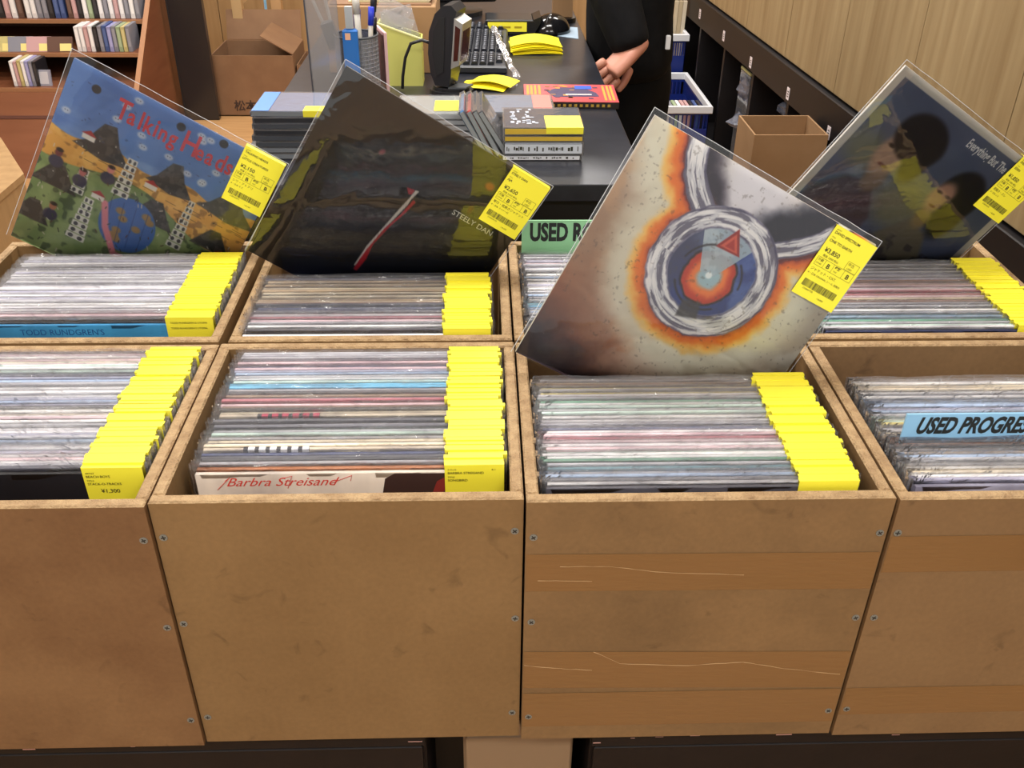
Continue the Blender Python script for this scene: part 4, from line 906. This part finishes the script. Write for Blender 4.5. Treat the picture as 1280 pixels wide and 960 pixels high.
rackdiscs(38, 88, 2, ['white', 'white', 'grey', 'grey', 'black', 'blue', 'blue'], 'discs on the top rack shelf, left part', 'upper rack shelf, left run')
rackdiscs(54, 180, 2, ['blue', 'lavender', 'lavender', 'blue', 'brown', 'pink', 'black', 'pink', 'white', 'black', 'green', 'white', 'grey', 'white', 'white', 'pink', 'white', 'grey', 'grey', 'white'][3:] , 'discs on the top rack shelf', 'upper rack shelf, right run') if False else rackdiscs(90, 180, 2, ['brown', 'pink', 'black', 'white', 'green', 'black', 'white', 'grey', 'white', 'pink', 'white', 'grey', 'white', 'grey'], 'discs on the top rack shelf, right part', 'upper rack shelf, right run')
rackdiscs(4, 36, 2, ['black', 'pink', 'white', 'brown'], 'discs at the left end of the top rack shelf', 'upper rack shelf, left end')
rackdiscs(92, 162, 1, ['white', 'white', 'pink', 'white', 'black', 'grey', 'blue', 'lavender', 'grey', 'green', 'yellow', 'grey'], 'discs on the middle rack shelf', 'middle rack shelf')
rackdiscs(0, 34, 0, ['white', 'pink', 'yellow', 'white', 'lavender', 'grey', 'black'], 'discs on the lower rack shelf', 'lower rack shelf')
for i, (px, c) in enumerate(((2, 'yellow'), (25, 'grey'), (48, 'pink'), (74, 'brown'))):
    z = SHZ[1]; y = ry(z) + .02; o = thing('leaning_disc', '%s leaning disc from left with pale label on the middle rack shelf' % ORD[i], 'disc', (aty(px, 60, y).x, y, z)); o.rotation_euler = (-.55, 0, .05); o['group'] = 'leaning discs on the middle rack shelf'
    part('case', MB().cbox(-.06, .06, 0, .012, 0, .075, .001), flat(COLN[c], .35), o); part('label', MB().box(.0, .055, -.0008, 0, .004, .040), flat((226, 208, 130)), o)
o = thing('leaning_disc', 'pale square disc case facing out on the lower rack shelf', 'disc', (aty(50, 100, ry(.314) + .02).x, ry(.314) + .03, .314)); o.rotation_euler = (-.2, 0, 0); part('case', MB().cbox(-.045, .045, 0, .012, 0, .075, .001), flat((150, 150, 164), .35), o); part('picture', MB().box(-.034, .034, -.0008, 0, .010, .066), flat((196, 194, 200)), o)
# glossy dark board
o = thing('dark_board', 'tall glossy dark board standing right of the wooden disc rack', 'board'); part('board', MB().cbox(-1.60, -1.425, 5.19, 5.23, .0, 1.25, .004), mat('glossy dark board', (40, 37, 38), rough=.2), o); part('edge_strip', MB().box(-1.607, -1.60, 5.188, 5.232, .0, 1.25), flat((16, 16, 18)), o)
# light pale frame shelf and cartons
o = thing('open_shelf', 'pale wooden open shelf between dark board and carton', 'shelf')
part('post', MB().cbox(-1.395, -1.34, 5.68, 5.74, 0, .60, .003), flat((196, 160, 112)), o); part('post', MB().cbox(-1.26, -1.20, 6.10, 6.16, 0, 1.0, .003), flat((190, 150, 104)), o); part('rail', MB().cbox(-1.395, -1.34, 5.74, 6.16, .50, .56, .003), flat((206, 172, 126)), o); part('cap', MB().cbox(-1.405, -1.30, 5.67, 5.76, .60, .625, .003), flat((214, 214, 204)), o); part('tape_strip', MB().box(-1.30, -1.285, 6.095, 6.10, .30, .56), flat((130, 180, 210)), o)
def carton(x0, x1, y0, y1, z0, z1, label, m=CARD2, flaps=()):
    t = thing('cardboard_box', label, 'box'); w_ = .006
    part('front', MB().box(x0, x1, y0, y0 + w_, z0, z1), m, t); part('back', MB().box(x0, x1, y1 - w_, y1, z0, z1), m, t); part('side', MB().box(x0, x0 + w_, y0 + w_, y1 - w_, z0, z1), m, t); part('side', MB().box(x1 - w_, x1, y0 + w_, y1 - w_, z0, z1), m, t); part('base', MB().box(x0, x1, y0, y1, z0, z0 + w_), m, t)
    for axis, e, ang, ln in flaps:
        mb = MB()
        if axis == 'x': s_ = 1 if e == x1 else -1; mb.prism([(e, z1), (e + s_ * ln * math.cos(ang), z1 + ln * math.sin(ang)), (e + s_ * ln * math.cos(ang), z1 + ln * math.sin(ang) + .006), (e, z1 + .006)], y0 + .01, y1 - .01, 'y')
        else: s_ = 1 if e == y1 else -1; mb.prism([(e, z1), (e + s_ * ln * math.cos(ang), z1 + ln * math.sin(ang)), (e + s_ * ln * math.cos(ang), z1 + ln * math.sin(ang) + .006), (e, z1 + .006)], x0 + .01, x1 - .01, 'x')
        part('flap', mb, m, t)
    return t
mc = carton(-1.445, -1.005, 5.27, 5.64, 0, .325, 'brown moving carton with black characters on the floor beyond the counter', flaps=(('x', -1.005, 2.62, .19), ('y', 5.64, 1.2, .16)))
mb = MB(); put_text(mb, '松本引越', .062, -1.355, .035, 5.268, bold=.001); part('lettering', mb, flat((56, 40, 34)), mc)
carton(-.995, -.74, 5.30, 5.62, 0, .27, 'second brown carton right of the moving carton')
o = carton(-.86, -.50, 4.35, 4.75, 0, .30, 'open brown carton on the floor behind the acrylic panel', CARD)
# pale wooden end panel at the left edge
o = thing('wooden_side_rack', 'pale wooden sloped rack end at the far left edge', 'rack'); A_ = atz(0, 172, .55); B_ = atz(28, 217, .55)
xs = B_.x
part('body', MB().prism([(A_.x - .6, 1.6), (xs, 1.6), (xs, B_.y), (A_.x, A_.y), (A_.x - .6, A_.y)], 0, .53, 'z'), PLY2, o); part('top_board', MB().prism([(A_.x - .6, 1.59), (xs + .004, 1.59), (xs + .004, B_.y), (A_.x, A_.y + .004), (A_.x - .6, A_.y + .004)], .53, .55, 'z'), PLY2, o)

# ------------------------------------------------------------ right background: carton, baskets, bags
carton(.915, 1.165, 3.085, 3.31, 0, .58, 'open brown cardboard box on the floor before the dark cubbies', CARD)
BB = mat('navy basket plastic', (26, 44, 120), rough=.35); WBK = mat('white basket rim', (226, 228, 232), rough=.35)
def basket(x0, x1, y0, y1, z0, z1, label):
    t = thing('basket', label, 'basket'); c = .012
    mb = MB(); n = 9
    def wall(ax, p, a, b):
        for zlo, zhi in ((z0, z1 - .11), (z1 - .045, z1 - .012)):
            (mb.box(a, b, p, p + .004, zlo, zhi) if ax == 'y' else mb.box(p, p + .004, a, b, zlo, zhi))
        m = max(6, int((b - a) / .02))
        for i in range(m + 1):
            q = a + (b - a - .006) * i / m; (mb.box(q, q + .006, p, p + .004, z1 - .11, z1 - .045) if ax == 'y' else mb.box(p, p + .004, q, q + .006, z1 - .11, z1 - .045))
    wall('y', y0, x0, x1); wall('y', y1 - .004, x0, x1); wall('x', x0, y0, y1); wall('x', x1 - .004, y0, y1); mb.box(x0, x1, y0, y1, z0, z0 + .005)
    part('basket_body', mb, BB, t)
    mb = MB(); mb.cbox(x0 - c, x1 + c, y0 - c, y0 + .006, z1 - .035, z1, .003).cbox(x0 - c, x1 + c, y1 - .006, y1 + c, z1 - .035, z1, .003).cbox(x0 - c, x0 + .006, y0 + .006, y1 - .006, z1 - .035, z1, .003).cbox(x1 - .006, x1 + c, y0 + .006, y1 - .006, z1 - .035, z1, .003)
    part('rim', mb, WBK, t); return t
basket(.852, 1.080, 4.42, 5.03, 0, .30, 'navy basket with white rim full of discs, on the floor')
for i, c in enumerate(['yellow', 'white', 'grey', 'green', 'white', 'pink', 'pink', 'black', 'blue', 'black']):
    o = thing('disc_case', '%s %s disc from left standing in the navy basket' % (ORD[i], c), 'disc', (.872 + i * .0200, 4.46, .006)); o['group'] = 'discs in the navy basket'; part('case', MB().cbox(-.008, .008, 0, .135, 0, .272, .001), flat(COLN[c], .4), o); part('case_top', MB().box(-.005, .005, .004, .13, .272, .2735), flat([min(255, v + 20) for v in COLN[c]], .4), o)
basket(1.000, 1.080, 5.10, 5.30, 0, .48, 'tall narrow navy bin with white rim behind the basket')
for i in range(3):
    o = part('wooden_stick', MB().cbox(-.010, .010, -.006, .006, 0, .62, .002), flat([(206, 190, 160), (190, 172, 140), (214, 200, 176)][i])); o.location = (1.018 + i * .022, 5.20, .006); o.rotation_euler = (0, .02, 0); tag(o, '%s pale wooden stick from left standing in the tall navy bin' % ORD[i], 'stick', 'sticks in the tall bin')
def crumple(px, py, wx, wz, depth, label, m=CRUMP, inset=-.02):
    tt, zc = wloc(px, py); n = 9; r = random.Random(px); mb = MB(); vs = []
    for j in range(n + 1):
        for i in range(n + 1):
            a = 2 * math.pi * i / n; b = math.pi * j / n; k = r.uniform(.7, 1.12) if 0 < j < n and i < n else (1 if i < n else 0)
            if i == n: vs.append(vs[j * (n + 1)]); continue
            vs.append((tt + wx * math.sin(b) * math.cos(a) * k, inset - depth + depth * math.sin(b) * math.sin(a) * k, zc + wz * math.cos(b) * k))
    mb.add(vs, [(j * (n + 1) + i, (j + 1) * (n + 1) + i, (j + 1) * (n + 1) + i + 1, j * (n + 1) + i + 1) for j in range(n) for i in range(n)])
    o = part('plastic_bag', mb, m, None, False); o.matrix_world = wr.matrix_world.copy(); return tag(o, label, 'bag', 'plastic bags in the dark cubbies')
BAGF = mat('crumpled grey film', (150, 154, 170), (90, 94, 110), 30, .2, .8, spec=.8, alpha=.55)
crumple(922, 118, .11, .10, .13, 'large crumpled clear plastic bag in the left dark cubby', BAGF, .01); crumple(916, 150, .08, .06, .12, 'lower small crumpled plastic bag in the left dark cubby', BAGF, .02); crumple(968, 136, .07, .06, .12, 'small crumpled plastic bag in the middle dark cubby', BAGF, -.02)
tt, zc = wloc(922, 92); o = thing('clear_box', 'yellowish clear plastic box standing in the left dark cubby', 'box', mw=wr.matrix_world.copy()); part('shell', MB().cbox(tt - .10, tt + .05, -.20, -.03, .065, zc + .01, .003), CASEPL, o); part('edge', MB().box(tt - .10, tt + .05, -.034, -.028, zc + .012, zc + .022), flat((180, 176, 120)), o)

# ------------------------------------------------------------ person behind the counter
def skin_mesh(name, chains, sub=2):
    """chains: lists of (x, y, z, r); points with equal coordinates are welded"""
    vs = []; rs = []; es = []; key = {}
    for ch in chains:
        prev = None
        for (x, y, z, r) in ch:
            k_ = (round(x, 4), round(y, 4), round(z, 4))
            if k_ not in key: key[k_] = len(vs); vs.append((x, y, z)); rs.append(r)
            i = key[k_]
            if prev is not None and prev != i: es.append((prev, i))
            prev = i
    me = bpy.data.meshes.new(name); me.from_pydata(vs, es, []); o = bpy.data.objects.new(name, me); COL.objects.link(o)
    md = o.modifiers.new('s', 'SKIN'); 
    for i, r in enumerate(rs):
        sv = me.skin_vertices[0].data[i]; sv.radius = r if isinstance(r, tuple) else (r, r); sv.use_root = (i == 0)
    o.modifiers.new('d', 'SUBSURF').levels = sub
    bpy.context.view_layer.update(); ev = o.evaluated_get(bpy.context.evaluated_depsgraph_get()); m2 = bpy.data.meshes.new_from_object(ev)
    bpy.data.objects.remove(o); bpy.data.meshes.remove(me); m2.materials.clear(); m2.polygons.foreach_set('use_smooth', [True] * len(m2.polygons)); return m2
QX, QY = .44, 2.66
SK = mat('skin', (196, 138, 116), (184, 122, 102), 30, .5); CLO = mat('black jacket cloth', (9, 9, 11), (17, 17, 19), 40, .9, .15, spec=.2); TRO = mat('dark trouser cloth', (12, 12, 14), rough=.9, spec=.2)
per = thing('person', 'person in black jacket and dark trousers behind the counter, hand lowered', 'person', (QX, QY, 0))
# the right hand (on the viewer's left) hangs forward by the counter edge
wr_ = aty(790, 62, 2.42); wx, wy, wz = wr_.x - QX, 2.42 - QY, wr_.z
kn = aty(768, 84, 2.40); kx, ky, kz = kn.x - QX, 2.40 - QY, kn.z
dirv = (Vector((kx, ky, kz)) - Vector((wx, wy, wz))).normalized(); side = Vector((dirv.z, 0, -dirv.x)).normalized(); up_ = dirv.cross(side)
W0 = Vector((wx, wy, wz)); palm = W0 + dirv * .045
def q4(v, r): return (v.x, v.y, v.z, r)
sh = Vector((-.19, -.02, 1.40)); el = Vector((-.115, -.17, 1.14)); 
body = [[(-.02, 0, .93, (.105, .08)), (-.03, .0, 1.08, (.105, .075)), (-.03, .0, 1.25, (.125, .085)), (0, 0, 1.39, (.13, .08)), (0, -.005, 1.47, (.055, .055)), (0, -.02, 1.53, (.055, .055)), (0, -.03, 1.60, (.078, .092)), (0, -.025, 1.68, (.074, .088))],
        [(0, 0, 1.39, (.13, .08)), q4(sh, .055), q4(el, .042), q4(W0, .027), q4(palm, (.034, .020))],
        [(0, 0, 1.39, (.13, .08)), (.19, .0, 1.40, .055), (.23, .02, 1.18, .042), (.13, -.17, 1.24, .028), (.09, -.20, 1.26, (.030, .020))],
        [(-.02, 0, .93, (.105, .08)), (-.065, -.03, .86, .062), (-.068, -.05, .50, .05), (-.07, -.03, .12, .038), (-.07, -.15, .04, .033)],
        [(-.02, 0, .93, (.105, .08)), (.018, .04, .86, .062), (.02, .05, .50, .05), (.022, .08, .12, .038), (.022, -.04, .04, .033)]]
bm_ = skin_mesh('body', body); bo = link('body', bm_, SK, per)
# hands: palm and five separate fingers each
def hand(W, d, sd, thumbside, name='hand'):
    d = d.normalized(); sd = sd.normalized(); nn = d.cross(sd); ch = []
    root = W + d * .045
    ch.append([q4(root, (.042, .022)), q4(W, (.032, .025)), q4(W - d * .05, (.030, .028))]); ch.append([q4(root, (.042, .022)), q4(W + d * .082, (.042, .018))])
    hm = [skin_mesh(name, ch)]
    for k, (ln, s0) in enumerate(((.070, -.029), (.080, -.010), (.075, .010), (.060, .028))):
        b0 = W + d * (.070 - .004 * (k == 3) - .003 * (k == 0)) + sd * s0 * thumbside; c1 = b0 + d * ln * .45 + nn * .006 + sd * s0 * .12 * thumbside; c2 = c1 + d * ln * .30 + nn * .014; c3 = c2 + d * ln * .16 + nn * .016
        hm.append(skin_mesh(name, [[q4(b0, .0115), q4(c1, .0105), q4(c2, .0095), q4(c3, .0080)]]))
    b0 = W + d * .028 - sd * .028 * thumbside; c1 = b0 + d * .034 - sd * .020 * thumbside + nn * .008; c2 = c1 + d * .028 - sd * .006 * thumbside + nn * .008
    hm.append(skin_mesh(name, [[q4(b0, .0125), q4(c1, .0108), q4(c2, .0085)]]))
    mb = MB()
    for m in hm: mb.add([tuple(v_.co) for v_ in m.vertices], [tuple(p_.vertices) for p_ in m.polygons])
    part(name, mb, SK, per, True)
hand(W0, dirv, side, 1); hand(Vector((.13, -.17, 1.24)), Vector((-1, -.6, .3)), Vector((.2, 0, 1)), -1)
jk = [[(-.025, 0, .86, (.150, .120)), (-.03, 0, .95, (.165, .13)), (-.045, .0, 1.08, (.160, .125)), (-.03, .0, 1.25, (.17, .125)), (0, 0, 1.39, (.15, .10)), (0, 0, 1.45, (.075, .07))],
      [(0, 0, 1.39, (.15, .10)), (sh.x, sh.y, sh.z, .080), (el.x, el.y, el.z, .068), q4(W0 + (el - W0).normalized() * .035, .056), q4(W0 - (el - W0).normalized() * .012, .050)],
      [(0, 0, 1.39, (.15, .10)), (.19, .0, 1.40, .080), (.23, .02, 1.18, .066), (.14, -.155, 1.235, .048)]]
part('jacket', skin_mesh('jacket', jk), CLO, per, label='black zipped jacket')
tr_ = [[(-.02, 0, 1.0, (.125, .10)), (-.02, 0, .90, (.12, .11)), (-.060, -.03, .80, .085), (-.066, -.05, .50, .076), (-.068, -.03, .06, .064)], [(-.02, 0, .90, (.12, .11)), (.018, .04, .80, .085), (.02, .05, .50, .076), (.022, .08, .06, .064)]]
part('trousers', skin_mesh('trousers', tr_), TRO, per)
for sx, sy in ((-.07, -.03), (.022, .08)): part('shoe', skin_mesh('shoe', [[(sx, sy + .03, .045, .044), (sx, sy - .08, .040, .042), (sx, sy - .17, .032, .034)]]), flat((28, 26, 26), .4), per)
part('hair', MB().ell((0, -.005, 1.665), .098, .112, .105, 20, 12), mat('black hair', (26, 22, 20), rough=.6), per, True)
mb = MB(); mb.ell((0, -.042, 1.625), .070, .085, .095, 20, 14); part('face', mb, SK, per, True)
for sx in (-1, 1): part('eye', MB().ell((sx * .030, -.118, 1.632), .013, .009, .007, 10, 6), flat((30, 24, 22), .2), per, True); part('ear', MB().ell((sx * .088, -.01, 1.62), .012, .022, .032, 10, 8), SK, per, True)
part('nose', MB().ell((0, -.130, 1.608), .013, .018, .024, 10, 8), SK, per, True); part('mouth', MB().ell((0, -.117, 1.570), .024, .010, .006, 12, 6), flat((160, 84, 80)), per, True)
p = aty(835, 53, QY - .135); part('zip_pull', MB().cbox(-.006, .006, -.004, .004, -.018, .018, .002), flat((220, 220, 222)), per, mw=Matrix.Translation((p.x - QX, -.135, p.z)))
